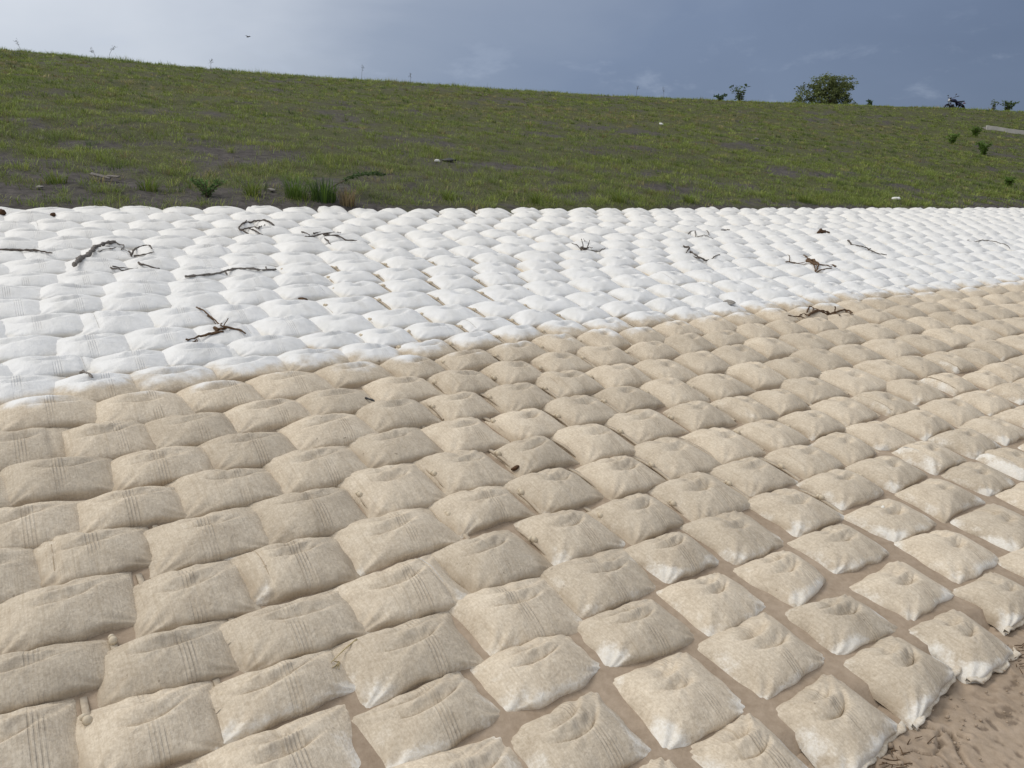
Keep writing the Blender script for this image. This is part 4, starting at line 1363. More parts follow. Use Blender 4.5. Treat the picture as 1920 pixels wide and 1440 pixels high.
def make_grass():
    rg = np.random.default_rng(42)
    # tuft centres: many per square metre low down, thinning to the far crest
    s = rg.uniform(2.0, 58, 118000)
    n = 17.86 + (rg.random(118000) ** 1.05) * 24.6
    nc = ncrest(s)
    keep = n < nc + 2.5
    s, n = s[keep], n[keep]
    x, y = plan(s, n)
    keep = in_view(x, y)
    s, n, x, y = s[keep], n[keep], x[keep], y[keep]
    d = np.hypot(x, y)
    cv = cover(s, n)
    keep = rg.random(len(s)) < np.clip((cv - 0.18) * 1.15, 0.015, 1) * np.clip(22 / d, 0.42, 1.0) ** 0.8
    s, n, x, y, d, cv = s[keep], n[keep], x[keep], y[keep], d[keep], cv[keep]
    big = fbm(s * 1.1, n * 1.1, 121)
    nb = np.where(d < 16, 10, np.where(d < 26, 7, 5))
    th = (0.032 + 0.085 * np.clip((big - 0.35) / 0.4, 0, 1) + 0.05 * rg.random(len(s)) ** 3)
    w = (n - N_TOP) / (ncrest(s) - N_TOP)
    th = th * np.where(w < 0.22, 1.25, 0.85)
    th = np.where((w > 0.95) & (w < 1.03), th * rg.uniform(1.2, 2.6, len(s)), th)
    idx = np.repeat(np.arange(len(s)), nb)
    m = len(idx)
    spread = 0.035 + 0.05 * rg.random(len(s))
    ox, oy = rg.normal(0, 1, m) * spread[idx], rg.normal(0, 1, m) * spread[idx]
    bx, by = x[idx] + ox, y[idx] + oy
    ss, nn_ = inv(bx, by)
    bz = grass_z(ss, nn_) - 0.012
    col = grass_colour(s, n, rg)[idx] * rg.uniform(0.8, 1.25, m)[:, None]
    hg = th[idx] * rg.uniform(0.55, 1.35, m)
    wid = np.clip(d[idx] * 0.00042, 0.006, 0.016) * rg.uniform(0.7, 1.4, m)
    az = np.arctan2(oy, ox) + rg.normal(0, 0.5, m)
    lean_ = rg.uniform(0.25, 1.15, m)
    nearb = d[idx] < 21
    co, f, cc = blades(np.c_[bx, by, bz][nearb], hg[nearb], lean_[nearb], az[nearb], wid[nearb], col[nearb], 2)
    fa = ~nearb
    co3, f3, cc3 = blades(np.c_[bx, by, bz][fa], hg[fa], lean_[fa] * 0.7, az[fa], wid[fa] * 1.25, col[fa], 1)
    f = np.concatenate([f, f3 + len(co)])
    co = np.concatenate([co, co3])
    cc = np.concatenate([cc, cc3])
    # stout clumps standing out on the barer lower slope
    cs_ = rg.uniform(2.0, 52, 15000)
    cn_ = 17.95 + 22 * rg.random(15000) ** 1.35
    ce = rg.uniform(2.0, 54, 520)                                # ragged fringe along the crest
    cs_ = np.r_[cs_, ce]
    cn_ = np.r_[cn_, ncrest(ce) + rg.normal(-0.15, 0.2, 520)]
    crest_ = np.arange(len(cs_)) >= 15000
    cf = rg.uniform(2.0, 34, 900)                                # clumps rooted close behind the sacks
    cs_, crest_ = np.r_[cs_, cf], np.r_[crest_, np.zeros(900, bool)]
    cn_ = np.r_[cn_, 17.95 + 1.3 * rg.random(900) ** 1.3]
    kx, ky = plan(cs_, cn_)
    kp = in_view(kx, ky) & (crest_ | (cn_ < ncrest(cs_) - 1)) & (crest_ | (rg.random(len(cs_)) < 0.08 + 0.75 * cover(cs_, cn_) ** 1.5))
    cs_, cn_, kx, ky, crest_ = cs_[kp], cn_[kp], kx[kp], ky[kp], crest_[kp]
    ci = np.repeat(np.arange(len(cs_)), 20)
    m2 = len(ci)
    rad = 0.03 + 0.07 * rg.random(len(cs_))
    ox2, oy2 = rg.normal(0, 1, m2) * rad[ci], rg.normal(0, 1, m2) * rad[ci]
    bx2, by2 = kx[ci] + ox2, ky[ci] + oy2
    s2, n2 = inv(bx2, by2)
    hh2 = np.where(crest_, rg.uniform(0.06, 0.20, len(cs_)), rg.uniform(0.07, 0.18, len(cs_)))
    lime = np.where((rg.random(len(cs_)) < 0.72)[:, None], np.array([(0.22, 0.275, 0.06)]), np.array([(0.10, 0.155, 0.04)]))
    lime = np.where((rg.random(len(cs_)) < 0.10)[:, None], np.array([(0.26, 0.21, 0.10)]), lime) * rg.uniform(0.75, 1.2, len(cs_))[:, None]
    own = grass_colour(cs_, cn_, rg) * 1.15
    lime = np.where((rg.random(len(cs_)) < 0.5)[:, None], own, lime)
    dd2 = np.hypot(kx, ky)
    co2, f2, cc2 = blades(np.c_[bx2, by2, grass_z(s2, n2) - 0.012], hh2[ci] * rg.uniform(0.5, 1.25, m2), rg.uniform(0.3, 1.3, m2),
                          np.arctan2(oy2, ox2) + rg.normal(0, 0.5, m2), np.clip(dd2 * 0.0005, 0.007, 0.014)[ci] * rg.uniform(0.7, 1.3, m2),
                          lime[ci] * rg.uniform(0.8, 1.2, m2)[:, None], 2)
    f = np.concatenate([f, f2 + len(co)])
    co = np.concatenate([co, co2])
    cc = np.concatenate([cc, cc2])
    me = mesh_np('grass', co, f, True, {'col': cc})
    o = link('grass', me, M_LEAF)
    tag(o, 'patchy green and dry grass growing on the dark soil of the embankment', 'grass', None, 'stuff')
    print('grass tris', len(f))


make_grass()
DG2 = None


def bank_pt(s, n):
    x, y = plan(s, n)
    return float(x), float(y), float(grass_z(np.array([s]), np.array([n]))[0])


def at(x, y):
    s, n = inv(x, y)
    return float(grass_z(s, n)[0])


def grass_tuft(name, label, cat, x, y, r, h, count, cols, seed, group=None, lean=(0.2, 1.0), wid=0.009, part='blades'):
    rg = np.random.default_rng(seed)
    a = rg.uniform(0, 2 * math.pi, count)
    q = r * np.sqrt(rg.random(count))
    bx, by = q * np.cos(a), q * np.sin(a)
    z0 = at(x, y)
    s, n = inv(x + bx, y + by)
    bz = grass_z(s, n) - z0 - 0.01
    col = np.array(cols)[rg.integers(0, len(cols), count)] * rg.uniform(0.75, 1.25, count)[:, None]
    co, f, cc = blades(np.c_[bx, by, bz], h * rg.uniform(0.45, 1.15, count), rg.uniform(*lean, count), a + rg.normal(0, 0.6, count),
                       wid * rg.uniform(0.7, 1.3, count), col, 3)
    o = link(name, mesh_np(name, co, f, True, {'col': cc}), M_LEAF, None, (x, y, z0))
    return tag(o, label, cat, group)


def leaf_cards(pts, dirs, size, cols, rg, aspect=0.42):
    """small folded leaves; pts (n,3), dirs (n,3) pointing direction"""
    n = len(pts)
    d = dirs / np.linalg.norm(dirs, axis=1, keepdims=True)
    r = rg.normal(0, 1, (n, 3))
    w = np.cross(d, r)
    w /= np.linalg.norm(w, axis=1, keepdims=True)
    nrm = np.cross(d, w)
    L_ = (size * rg.uniform(0.7, 1.3, n))[:, None]
    a = pts
    b = pts + d * L_ * 0.5 + w * L_ * aspect * 0.5 + nrm * L_ * 0.06
    c = pts + d * L_ - nrm * L_ * 0.10
    e = pts + d * L_ * 0.5 - w * L_ * aspect * 0.5 + nrm * L_ * 0.06
    co = np.stack([a, b, c, e], 1).reshape(-1, 3)
    k = np.arange(n)[:, None] * 4
    f = np.concatenate([k + np.array([[0, 1, 2]]), k + np.array([[0, 2, 3]])], 0)
    cc = np.repeat(cols, 4, 0)
    return co, f, cc


def leafy_plant(name, label, cat, x, y, h, nstem, seed, group=None, size=0.07, spread=0.5, col=(0.04, 0.085, 0.022), nleaf=26, z=None):
    rg = np.random.default_rng(seed)
    z0 = at(x, y) if z is None else z
    st = MB()
    P, D = [], []
    for i in range(nstem):
        a = rg.uniform(0, 6.28)
        sp = rg.uniform(0.2, 1.0) * spread
        hh = h * rg.uniform(0.6, 1.0)
        top = Vector((math.cos(a) * sp * hh, math.sin(a) * sp * hh, hh))
        mid = top * 0.5 + Vector((0, 0, hh * 0.12))
        pts = [Vector((0, 0, -0.03)), mid * 0.55, mid, top * 0.8, top]
        st.tube(pts, [0.012 * h + 0.004, 0.010 * h + 0.003, 0.006, 0.004, 0.002], 5)
        for j in range(nleaf):
            t = rg.uniform(0.08, 1.0)
            p = mid * (2 * t) if t < 0.5 else mid + (top - mid) * (2 * t - 1)
            P.append(p + Vector(rg.normal(0, 0.02 * h, 3)))
            aa = rg.uniform(0, 6.28)
            D.append((math.cos(aa), math.sin(aa), rg.normal(0.15, 0.35)))
    P, D = np.array(P), np.array(D)
    cols = 2.3 * np.array(col)[None] * rg.uniform(0.6, 1.6, len(P))[:, None] * np.array([1, 1, 1])
    co, f, cc = leaf_cards(P, D, size, cols, rg)
    root = bpy.data.objects.new(name, None)
    COL.objects.link(root)
    root.location = (x, y, z0)
    root.empty_display_size = 0.1
    tag(root, label, cat, group)
    st.build('stem', M_BARK, root)
    link('leaves', mesh_np('leaves', co, f, False, {'col': cc}), M_LEAF, root)
    return root


GREEN = [(0.105, 0.18, 0.03), (0.08, 0.145, 0.026), (0.14, 0.21, 0.04)]
DARKG = [(0.045, 0.085, 0.026), (0.065, 0.11, 0.03)]
DRY = [(0.24, 0.18, 0.09), (0.17, 0.12, 0.06), (0.28, 0.22, 0.12)]
LIME = [(0.18, 0.24, 0.045), (0.14, 0.21, 0.04), (0.22, 0.25, 0.06)]

# the big weedy clump behind the top row of sacks, left of centre
grass_tuft('tall_grass_clump', 'tall bright green grass clump just behind the top white sandbags left of centre', 'grass clump', -2.72, 9.92, 0.13, 0.44, 130, GREEN, 1)
grass_tuft('dark_weed_clump', 'darkest green weed clump between the tall bright clump and the dry clump', 'weeds', -2.38, 9.98, 0.16, 0.42, 150, DARKG + GREEN[:1], 2, None, (0.1, 0.8), 0.012)
grass_tuft('dry_grass_clump', 'straw coloured dry grass clump standing behind the top white sandbags', 'grass clump', -2.07, 9.92, 0.10, 0.34, 130, DRY, 3, None, (0.05, 0.7), 0.008)


def fern_frond(name, label, x, y, az, length, seed):
    rg = np.random.default_rng(seed)
    z0 = at(x, y)
    pts = []
    for t in np.linspace(0, 1, 12):
        pts.append(Vector((math.cos(az) * length * t, math.sin(az) * length * t, 0.02 + length * (0.75 * t - 0.45 * t * t))))
    st = MB().tube(pts, [0.011 - 0.008 * i / 11 for i in range(12)], 5)
    root = st.build(name, M_BARK, None, (x, y, z0))
    tag(root, label, 'plant')
    P, D = [], []
    for _ in range(420):
        t = rg.uniform(0.35, 1.0)
        i = min(10, int(t * 11))
        p = pts[i].lerp(pts[i + 1], t * 11 - i)
        sd = rg.choice([-1, 1])
        P.append(p + Vector((-math.sin(az) * sd, math.cos(az) * sd, 0.1)) * rg.uniform(0, 0.20) * math.sin(math.pi * min(1, (t - 0.3) / 0.72)))
        D.append((-math.sin(az) * sd + rg.normal(0, .3), math.cos(az) * sd + rg.normal(0, .3), rg.normal(0.0, 0.25)))
    cols = np.array(DARKG)[rg.integers(0, 2, len(P))] * rg.uniform(0.8, 1.4, len(P))[:, None]
    co, f, cc = leaf_cards(np.array(P), np.array(D), 0.055, cols, rg, 0.3)
    link('leaves', mesh_np('leaves', co, f, False, {'col': cc}), M_LEAF, root)


fern_frond('arching_weed', 'dark arching feathery weed leaning right out of the dark weed clump', -2.45, 10.2, 0.55, 0.85, 4)
leafy_plant('feathery_shrub', 'dark feathery seedling shrub left of the tall grass clump near top sandbags', 'shrub', -3.62, 9.35, 0.22, 12, 5, None, 0.04, 1.5, (0.04, 0.07, 0.02), 40)
# lime tufts in a line on the bare soil behind the sacks: each a plant one can point at
tufts = [(-5.15, 8.95, 'lime green grass tuft on bare soil, leftmost behind the top sandbags'),
         (-4.3, 9.35, 'lime green grass tuft on bare soil beside the grey board'),
         (-3.2, 9.75, 'lime green grass tuft just left of the tall grass clump'),
         (-0.9, 11.25, 'lime green grass tuft on bare soil right of the dry clump'),
         (0.35, 11.9, 'lime green grass tuft behind the top sandbags near the picture centre'),
         (1.75, 12.85, 'lime green grass tuft behind the top sandbags right of the centre'),
         (3.1, 13.75, 'lime green grass tuft behind the far top sandbags, second from right'),
         (5.8, 15.6, 'lime green grass tuft behind the far top sandbags, rightmost of its line')]
for i, (x, y, lb) in enumerate(tufts):
    grass_tuft('grass_tuft', lb, 'grass tuft', x, y, 0.10, 0.24 + 0.05 * (i % 3), 90, LIME, 20 + i, 'grass tufts behind the top sandbags', (0.3, 1.3))

G2 = 'leafy weeds on the right of the slope'
leafy_plant('leafy_weed', 'broad leaved dark green weed low on the right of the slope, largest of its group', 'weed', 17.89, 30.21, 0.52, 10, 30, G2, 0.11, 0.7, (0.05, 0.085, 0.016), 30)
leafy_plant('leafy_weed', 'broad leaved weed standing left of the largest leafy weed on the right slope', 'weed', 17.77, 32.29, 0.41, 8, 31, G2, 0.11, 0.7, (0.05, 0.085, 0.016), 26)
leafy_plant('leafy_weed', 'small leafy weed near the right edge just above the sandbags', 'weed', 14.35, 22.86, 0.3, 8, 32, G2, 0.10, 0.8, (0.055, 0.09, 0.018), 26)
leafy_plant('leafy_weed', 'leafy weed highest on the right slope, just below the concrete path', 'weed', 20.43, 35.29, 0.41, 9, 33, G2, 0.12, 0.9, (0.05, 0.08, 0.016), 26)

# stalks and weeds that break the skyline
G3 = 'seed stalks on the crest'
stalks = [(7.17, 0.32, 'seed stalk leaning on the crest at the far left of the skyline', 1.0, -0.25),
          (9.62, 0.5, 'tallest left seed stalk, leaning right on the skyline', 0.8, 0.5),
          (9.3, 0.3, 'short bent seed stalk beside the tallest left stalk on the skyline', 0.8, -0.5),
          (12.26, 0.35, 'small dark weed stalk on the left third of the skyline', 0.6, 0.1),
          (16.82, 0.6, 'lone tall thin stalk standing on the skyline left of centre', 0.8, 0.15),
          (18.46, 0.4, 'short stiff stalk on the skyline just left of the picture centre', 0.5, 0.0),
          (27.62, 0.55, 'feathery stalk on the skyline right of the centre', 0.7, 0.2),
          (28.84, 0.5, 'pale feathery stalk on the skyline left of the leafy crest weed', 0.7, -0.15)]
for i, (s, h, lb, off, ln) in enumerate(stalks):
    rg = np.random.default_rng(400 + i)
    x, y, z = bank_pt(s, float(ncrest(s)) - 0.1)
    th = float(head(s))
    pts = [Vector((math.cos(th) * ln * h * t * t, math.sin(th) * ln * h * t * t, h * t)) for t in np.linspace(0, 1, 7)]
    o = MB().tube(pts, [0.007, 0.0065, 0.006, 0.0055, 0.005, 0.004, 0.003], 5).build('seed_stalk', M_BARK, None, (x, y, z))
    tag(o, lb, 'stalk', G3)
    P = np.array([pts[-1].lerp(pts[-3], rg.random()) for _ in range(26)]) + rg.normal(0, 0.025, (26, 3))
    D = np.c_[rg.normal(0, 1, (26, 2)), rg.normal(0.4, 0.5, 26)]
    co, f, cc = leaf_cards(P, D, 0.055, np.array([(0.07, 0.075, 0.04)]) * rg.uniform(.6, 1.5, 26)[:, None], rg, 0.3)
    link('seed_head', mesh_np('seed_head', co, f, False, {'col': cc}), M_LEAF, o)

x, y, z = bank_pt(32.58, float(ncrest(32.58)) + 0.2)
w = leafy_plant('crest_weed', 'straggly leafy weed leaning right on the skyline left of the bushy tree', 'weed', x, y, 0.85, 9, 50, None, 0.19, 1.0, (0.04, 0.058, 0.03), 11)
x, y, z = bank_pt(31.41, float(ncrest(31.41)) - 0.1)
leafy_plant('low_crest_weed', 'low spreading dark weed on the skyline beside the straggly leafy weed', 'weed', x, y, 0.35, 8, 51, None, 0.14, 1.2, (0.03, 0.05, 0.022), 16)
x, y, z = bank_pt(48.36, float(ncrest(48.36)) + 1.0)
leafy_plant('bushy_weed', 'small bushy weed on the skyline right of the motorcycle', 'weed', x, y, 0.6, 10, 52, None, 0.17, 1.1, (0.04, 0.06, 0.024), 22)
x, y, z = bank_pt(46.93, float(ncrest(46.93)) + 0.6)
leafy_plant('thin_weed', 'thin pale weed on the skyline between the motorcycle and the bushy weed', 'weed', x, y, 0.55, 8, 53, None, 0.12, 0.9, (0.045, 0.06, 0.03), 12)
x, y, z = bank_pt(39.75, float(ncrest(39.75)) + 1.0)
leafy_plant('tree_side_weed', 'little upright weed on the skyline just right of the bushy tree', 'weed', x, y, 0.4, 4, 54, None, 0.17, 0.5, (0.03, 0.05, 0.022), 14)


# ---------------------------------------------------------------- the bushy tree on the crest
def bushy_tree():
    rg = np.random.default_rng(77)
    s0 = 38.66
    x, y, z = bank_pt(s0, float(ncrest(s0)) + 2.4)
    root = bpy.data.objects.new('bushy_tree', None)
    COL.objects.link(root)
    root.location = (x, y, z - 0.25)
    root.scale = (1.0, 1.0, 0.90)
    tag(root, 'bushy dark green tree alone on the skyline left of the motorcycle', 'tree')
    th = 0.25
    right = Vector((math.cos(th), math.sin(th), 0))
    back = Vector((-math.sin(th), math.cos(th), 0))
    # lobes: (right, back, up, radius)
    lobes = [(-1.45, 0, 0.62, 0.50), (-1.0, 0.2, 1.0, 0.62), (-0.55, -0.2, 1.45, 0.62), (-0.1, 0.3, 1.35, 0.70), (0.35, -0.1, 1.42, 0.60),
             (0.72, 0.2, 1.2, 0.46), (-0.8, -0.3, 0.55, 0.6), (0.0, -0.4, 0.65, 0.75), (0.62, -0.2, 0.6, 0.52), (1.08, 0.1, 1.72, 0.34),
             (1.36, 0.0, 1.58, 0.26), (1.25, 0.0, 0.40, 0.30), (1.62, 0.1, 0.38, 0.26), (0.5, 0.0, 1.85, 0.25), (-0.05, 0.1, 1.88, 0.22),
             (-1.75, 0.0, 0.42, 0.26)]
    mb = MB()
    mb.tube([Vector((0, 0, -0.2)), Vector((0.03, 0, 0.25)), Vector((0.0, 0.05, 0.6))], [0.13, 0.11, 0.09], 9)
    mb.build('trunk', M_BARK, root)
    for a, b, c, r in lobes:
        e = right * a + back * b + Vector((0, 0, c))
        m = e * 0.5 + Vector((0, 0, 0.12))
        MB().tube([Vector((0, 0.02, 0.25)), m * 0.5 + Vector((0, 0, 0.22)), m, e * 0.85, e], [0.055, 0.045, 0.032, 0.02, 0.01], 6).build('limb', M_BARK, root)
    P, D, Cc = [], [], []
    for a, b, c, r in lobes:
        n = int(720 * (r / 0.6) ** 2.2)
        cen = right * a + back * b + Vector((0, 0, c))
        # twigs inside the lobe carry the leaves in sprays
        k = max(6, n // 22)
        tw = rg.normal(0, 1, (k, 3))
        tw /= np.linalg.norm(tw, axis=1, keepdims=True)
        tw *= (r * rg.uniform(0.45, 1.08, k) ** 0.8)[:, None]
        tone = rg.uniform(0.55, 1.5, k)
        j = rg.integers(0, k, n)
        p = np.array(cen)[None] + tw[j] + rg.normal(0, 0.075, (n, 3))
        P.append(p)
        D.append(np.c_[rg.normal(0, 0.6, (n, 2)) + tw[j][:, :2], rg.normal(-0.35, 0.4, n)])
        Cc.append(np.array([(0.145, 0.175, 0.062)]) * (tone[j] * rg.uniform(0.7, 1.3, n))[:, None] * np.array([1.0, 1.0, 1.0]))
    co, f, cc = leaf_cards(np.concatenate(P), np.concatenate(D), 0.125, np.concatenate(Cc), rg, 0.45)
    link('crown', mesh_np('crown', co, f, False, {'col': cc}), M_LEAF, root)


bushy_tree()


# ---------------------------------------------------------------- the motorcycle on the dyke road
def motorcycle():
    s0 = 48.8
    x, y, z = bank_pt(s0, float(ncrest(s0)) + 4.6)
    root = bpy.data.objects.new('motorcycle', None)
    COL.objects.link(root)
    root.location = (x, y, z)
    root.scale = (0.86, 0.86, 0.86)
    tag(root, 'dark blue and black motorcycle parked on the skyline, round headlight facing left', 'motorcycle')
    # local axes: +X forward, +Y left, +Z up; it faces left and a little towards the viewer
    root.rotation_euler = (0.0, 0, math.radians(180 + 20))

    def wheel(cx, r, w):
        wh = bpy.data.objects.new('wheel', None)
        COL.objects.link(wh)
        wh.parent = root
        wh.location = (cx, 0, r)
        ty = MB()
        prof = [(-w * .5, r * .84), (-w * .55, r * .93), (0, r), (w * .55, r * .93), (w * .5, r * .84), (0, r * .80)]
        ty.lathe_x(prof, 26)
        ty.v = [(q[1], q[0], q[2]) for q in ty.v]
        ty.build('tyre', M_RUBBER, wh)
        ri = MB()
        ri.lathe_x([(-w * .4, r * .78), (-w * .3, r * .83), (w * .3, r * .83), (w * .4, r * .78)], 26)
        ri.lathe_x([(-w * .6, 0.02), (-w * .5, 0.05), (w * .5, 0.05), (w * .6, 0.02)], 12)
        ri.v = [(q[1], q[0], q[2]) for q in ri.v]
        for k in range(10):
            a = 2 * math.pi * k / 10
            ri.tube([(0.04 * math.cos(a), 0, 0.04 * math.sin(a)), (r * .8 * math.cos(a), 0, r * .8 * math.sin(a))], 0.008, 5)
        ri.build('rim', M_METAL, wh)
    wheel(0.64, 0.30, 0.09)
    wheel(-0.62, 0.30, 0.11)
    fk = MB()
    for sy in (-0.085, 0.085):
        fk.tube([(0.64, sy, 0.30), (0.50, sy, 0.62), (0.37, sy, 0.95)], [0.026, 0.026, 0.020], 8)
    fk.tube([(0.40, -0.11, 0.90), (0.40, 0.11, 0.90)], 0.022, 7)
    fk.tube([(0.48, -0.10, 0.68), (0.48, 0.10, 0.68)], 0.022, 7)
    fk.build('fork', M_METAL, root)
    ff = MB()
    pts = [(0.64 + 0.335 * math.cos(a), 0.30 + 0.335 * math.sin(a)) for a in np.linspace(math.radians(15), math.radians(160), 14)]
    v, f = [], []
    for px, pz in pts:
        dx, dz = (px - 0.64) / 0.335, (pz - 0.30) / 0.335
        v += [(px - dx * .02, -0.062, pz - dz * .02), (px, 0, pz + 0.004), (px - dx * .02, 0.062, pz - dz * .02), (px - dx * .03, 0, pz - dz * 0.012)]
    for i in range(len(pts) - 1):
        for k in range(4):
            f.append((i * 4 + k, i * 4 + (k + 1) % 4, i * 4 + 4 + (k + 1) % 4, i * 4 + 4 + k))
    ff.add(v, f)
    ff.build('front_fender', M_BLUE, root)
    rf = MB()
    pts = [(-0.62 + 0.36 * math.cos(a), 0.32 + 0.36 * math.sin(a)) for a in np.linspace(math.radians(60), math.radians(200), 12)]
    v, f = [], []
    for px, pz in pts:
        v += [(px, -0.075, pz - .02), (px, 0, pz + .015), (px, 0.075, pz - .02), (px, 0, pz - .02)]
    for i in range(len(pts) - 1):
        for k in range(4):
            f.append((i * 4 + k, i * 4 + (k + 1) % 4, i * 4 + 4 + (k + 1) % 4, i * 4 + 4 + k))
    rf.add(v, f)
    rf.build('rear_fender', M_BLACK, root)
    fr = MB()
    fr.tube([(0.38, 0, 0.86), (0.10, 0, 0.78), (-0.30, 0, 0.70), (-0.72, 0, 0.76)], 0.024, 7)
    fr.tube([(0.38, 0, 0.84), (0.28, 0, 0.45), (0.16, 0, 0.26), (-0.20, 0, 0.27), (-0.30, 0, 0.70)], 0.022, 7)
    for sy in (-0.09, 0.09):
        fr.tube([(-0.62, sy, 0.30), (-0.24, sy * .8, 0.34)], 0.020, 6)
        fr.tube([(-0.58, sy, 0.34), (-0.48, sy, 0.70)], 0.024, 7)
    fr.build('frame', M_BLACK, root)
    en = MB()
    en.blob((0.02, 0, 0.36), (0.20, 0.15, 0.12), 12, 8, 0.6)
    for k in range(6):
        en.box((0.13 + k * 0.006, 0, 0.46 + k * 0.026), (0.17, 0.15, 0.012))
    en.box((0.15, 0, 0.53), (0.11, 0.11, 0.17))
    en.build('engine', M_METAL, root)
    tk = MB()
    secs = [(0.36, 0.05, 0.82, 0.90), (0.30, 0.12, 0.78, 0.965), (0.18, 0.145, 0.76, 0.99), (0.02, 0.14, 0.75, 0.965), (-0.12, 0.10, 0.75, 0.89), (-0.18, 0.06, 0.76, 0.83)]
    v, f = [], []
    for sx, hw, z0, z1 in secs:
        for k in range(12):
            a = 2 * math.pi * k / 12
            v.append((sx, hw * math.copysign(abs(math.cos(a)) ** .7, math.cos(a)), (z0 + z1) / 2 + (z1 - z0) / 2 * math.copysign(abs(math.sin(a)) ** .8, math.sin(a))))
    for i in range(len(secs) - 1):
        for k in range(12):
            f.append((i * 12 + k, i * 12 + (k + 1) % 12, i * 12 + 12 + (k + 1) % 12, i * 12 + 12 + k))
    f += [tuple(range(12))[::-1], tuple(range(60, 72))]
    tk.add(v, f)
    tk.build('fuel_tank', M_BLUE, root)
    se = MB()
    secs = [(-0.12, 0.08, 0.79, 0.84), (-0.25, 0.13, 0.76, 0.84), (-0.48, 0.14, 0.77, 0.86), (-0.70, 0.12, 0.80, 0.89), (-0.86, 0.07, 0.83, 0.90)]
    v, f = [], []
    for sx, hw, z0, z1 in secs:
        v += [(sx, -hw, z0), (sx, hw, z0), (sx, hw * .95, z1 - .02), (sx, hw * .6, z1), (sx, -hw * .6, z1), (sx, -hw * .95, z1 - .02)]
    for i in range(len(secs) - 1):
        for k in range(6):
            f.append((i * 6 + k, i * 6 + (k + 1) % 6, i * 6 + 6 + (k + 1) % 6, i * 6 + 6 + k))
    f += [(5, 4, 3, 2, 1, 0), tuple(range(24, 30))]
    se.add(v, f)
    se.build('seat', M_DARK, root)
    sp = MB()
    for sy in (-0.10, 0.10):
        sp.add([(-0.14, sy, 0.74), (-0.46, sy * 1.15, 0.74), (-0.60, sy, 0.66), (-0.30, sy * 1.1, 0.50), (-0.14, sy * 0.75, 0.72), (-0.46, sy * 0.85, 0.72), (-0.60, sy * .8, 0.65), (-0.30, sy * .8, 0.51)],
               [(0, 1, 2, 3), (7, 6, 5, 4), (0, 4, 5, 1), (1, 5, 6, 2), (2, 6, 7, 3), (3, 7, 4, 0)])
    sp.build('side_cover', M_BLUE, root)
    hb = MB()
    hb.tube([(0.20, -0.40, 1.10), (0.28, -0.30, 1.08), (0.38, -0.12, 1.00), (0.38, 0.12, 1.00), (0.28, 0.30, 1.08), (0.20, 0.40, 1.10)], 0.014, 7)
    for sy in (-1, 1):
        hb.tube([(0.23, sy * 0.33, 1.09), (0.17, sy * 0.46, 1.115)], 0.022, 8)
    hb.build('handlebar', M_BLACK, root)
    for sy in (-1, 1):
        mi = MB()
        mi.tube([(0.30, sy * 0.24, 1.06), (0.32, sy * 0.30, 1.20)], 0.008, 5)
        mi.blob((0.32, sy * 0.33, 1.24), (0.018, 0.06, 0.04), 10, 6)
        mi.build('mirror', M_BLACK, root)
    hl = MB()
    hl.lathe_x([(-0.10, 0.02), (-0.06, 0.085), (0.05, 0.105), (0.055, 0.09), (-0.02, 0.02)], 18, (0.50, 0, 0.88))
    shell = hl.build('headlight', M_BLACK, root)
    MB().blob((0.55, 0, 0.88), (0.028, 0.092, 0.092), 16, 8).build('lens', M_LAMP, shell)
    ga = MB()
    ga.blob((0.42, 0, 1.02), (0.05, 0.09, 0.05), 12, 7)
    ga.build('gauge_cluster', M_BLACK, root)
    ex = MB()
    ex.tube([(0.22, -0.08, 0.44), (0.28, -0.12, 0.28), (0.05, -0.14, 0.20), (-0.30, -0.15, 0.24)], 0.022, 8)
    ex.tube([(-0.30, -0.155, 0.25), (-0.40, -0.16, 0.27), (-0.80, -0.17, 0.36), (-0.86, -0.17, 0.37)], [0.024, 0.045, 0.048, 0.03], 10)
    ex.build('exhaust', M_METAL, root)
    MB().box((-0.90, 0, 0.74), (0.05, 0.12, 0.07)).build('tail_light', M_RED, root)
    for sx, sz in ((0.44, 0.80), (-0.84, 0.70)):
        for sy in (-1, 1):
            MB().tube([(sx, sy * 0.06, sz), (sx, sy * 0.17, sz)], 0.010, 5).blob((sx, sy * 0.19, sz), (0.03, 0.022, 0.022), 8, 6).build('turn_signal', M_BLACK, root)
    sd = MB()
    sd.tube([(-0.05, 0.12, 0.26), (-0.10, 0.30, 0.015), (-0.14, 0.33, 0.012)], 0.012, 6)
    sd.build('side_stand', M_BLACK, root)


motorcycle()


# ---------------------------------------------------------------- concrete path, slope litter, bird
def concrete_path():
    a = np.linspace(0, 1, 26)
    s = 40.15 + 9.5 * a
    n = 29.9 - 6.2 * a
    d = np.array([9.5, -6.2]) / math.hypot(9.5, 6.2)
    pn = np.array([-d[1], d[0]])

    def slab(off0, off1, h0, h1, name, mat, parent=None):
        v, f = [], []
        for i in range(len(a)):
            for off, hh in ((off0, h0), (off1, h0), (off1, h1), (off0, h1)):
                ss, nn_ = s[i] + pn[0] * off, n[i] + pn[1] * off
                x, y, z = bank_pt(ss, nn_)
                zc = bank_pt(s[i], n[i])[2]
                v.append((x, y, zc + hh))
        for i in range(len(a) - 1):
            for k in range(4):
                f.append((i * 4 + k, i * 4 + 4 + k, i * 4 + 4 + (k + 1) % 4, i * 4 + (k + 1) % 4))
        f += [(0, 1, 2, 3), (len(v) - 1, len(v) - 2, len(v) - 3, len(v) - 4)]
        return MB().add(v, f).build(name, mat, parent, smooth=False)
    p = slab(-0.30, 0.30, -0.30, 0.03, 'concrete_path', M_CONC)
    tag(p, kind='structure')
    slab(-0.40, -0.303, -0.32, 0.07, 'kerb', M_KERB, p)
    slab(0.303, 0.40, -0.32, 0.07, 'kerb', M_KERB, p)


concrete_path()


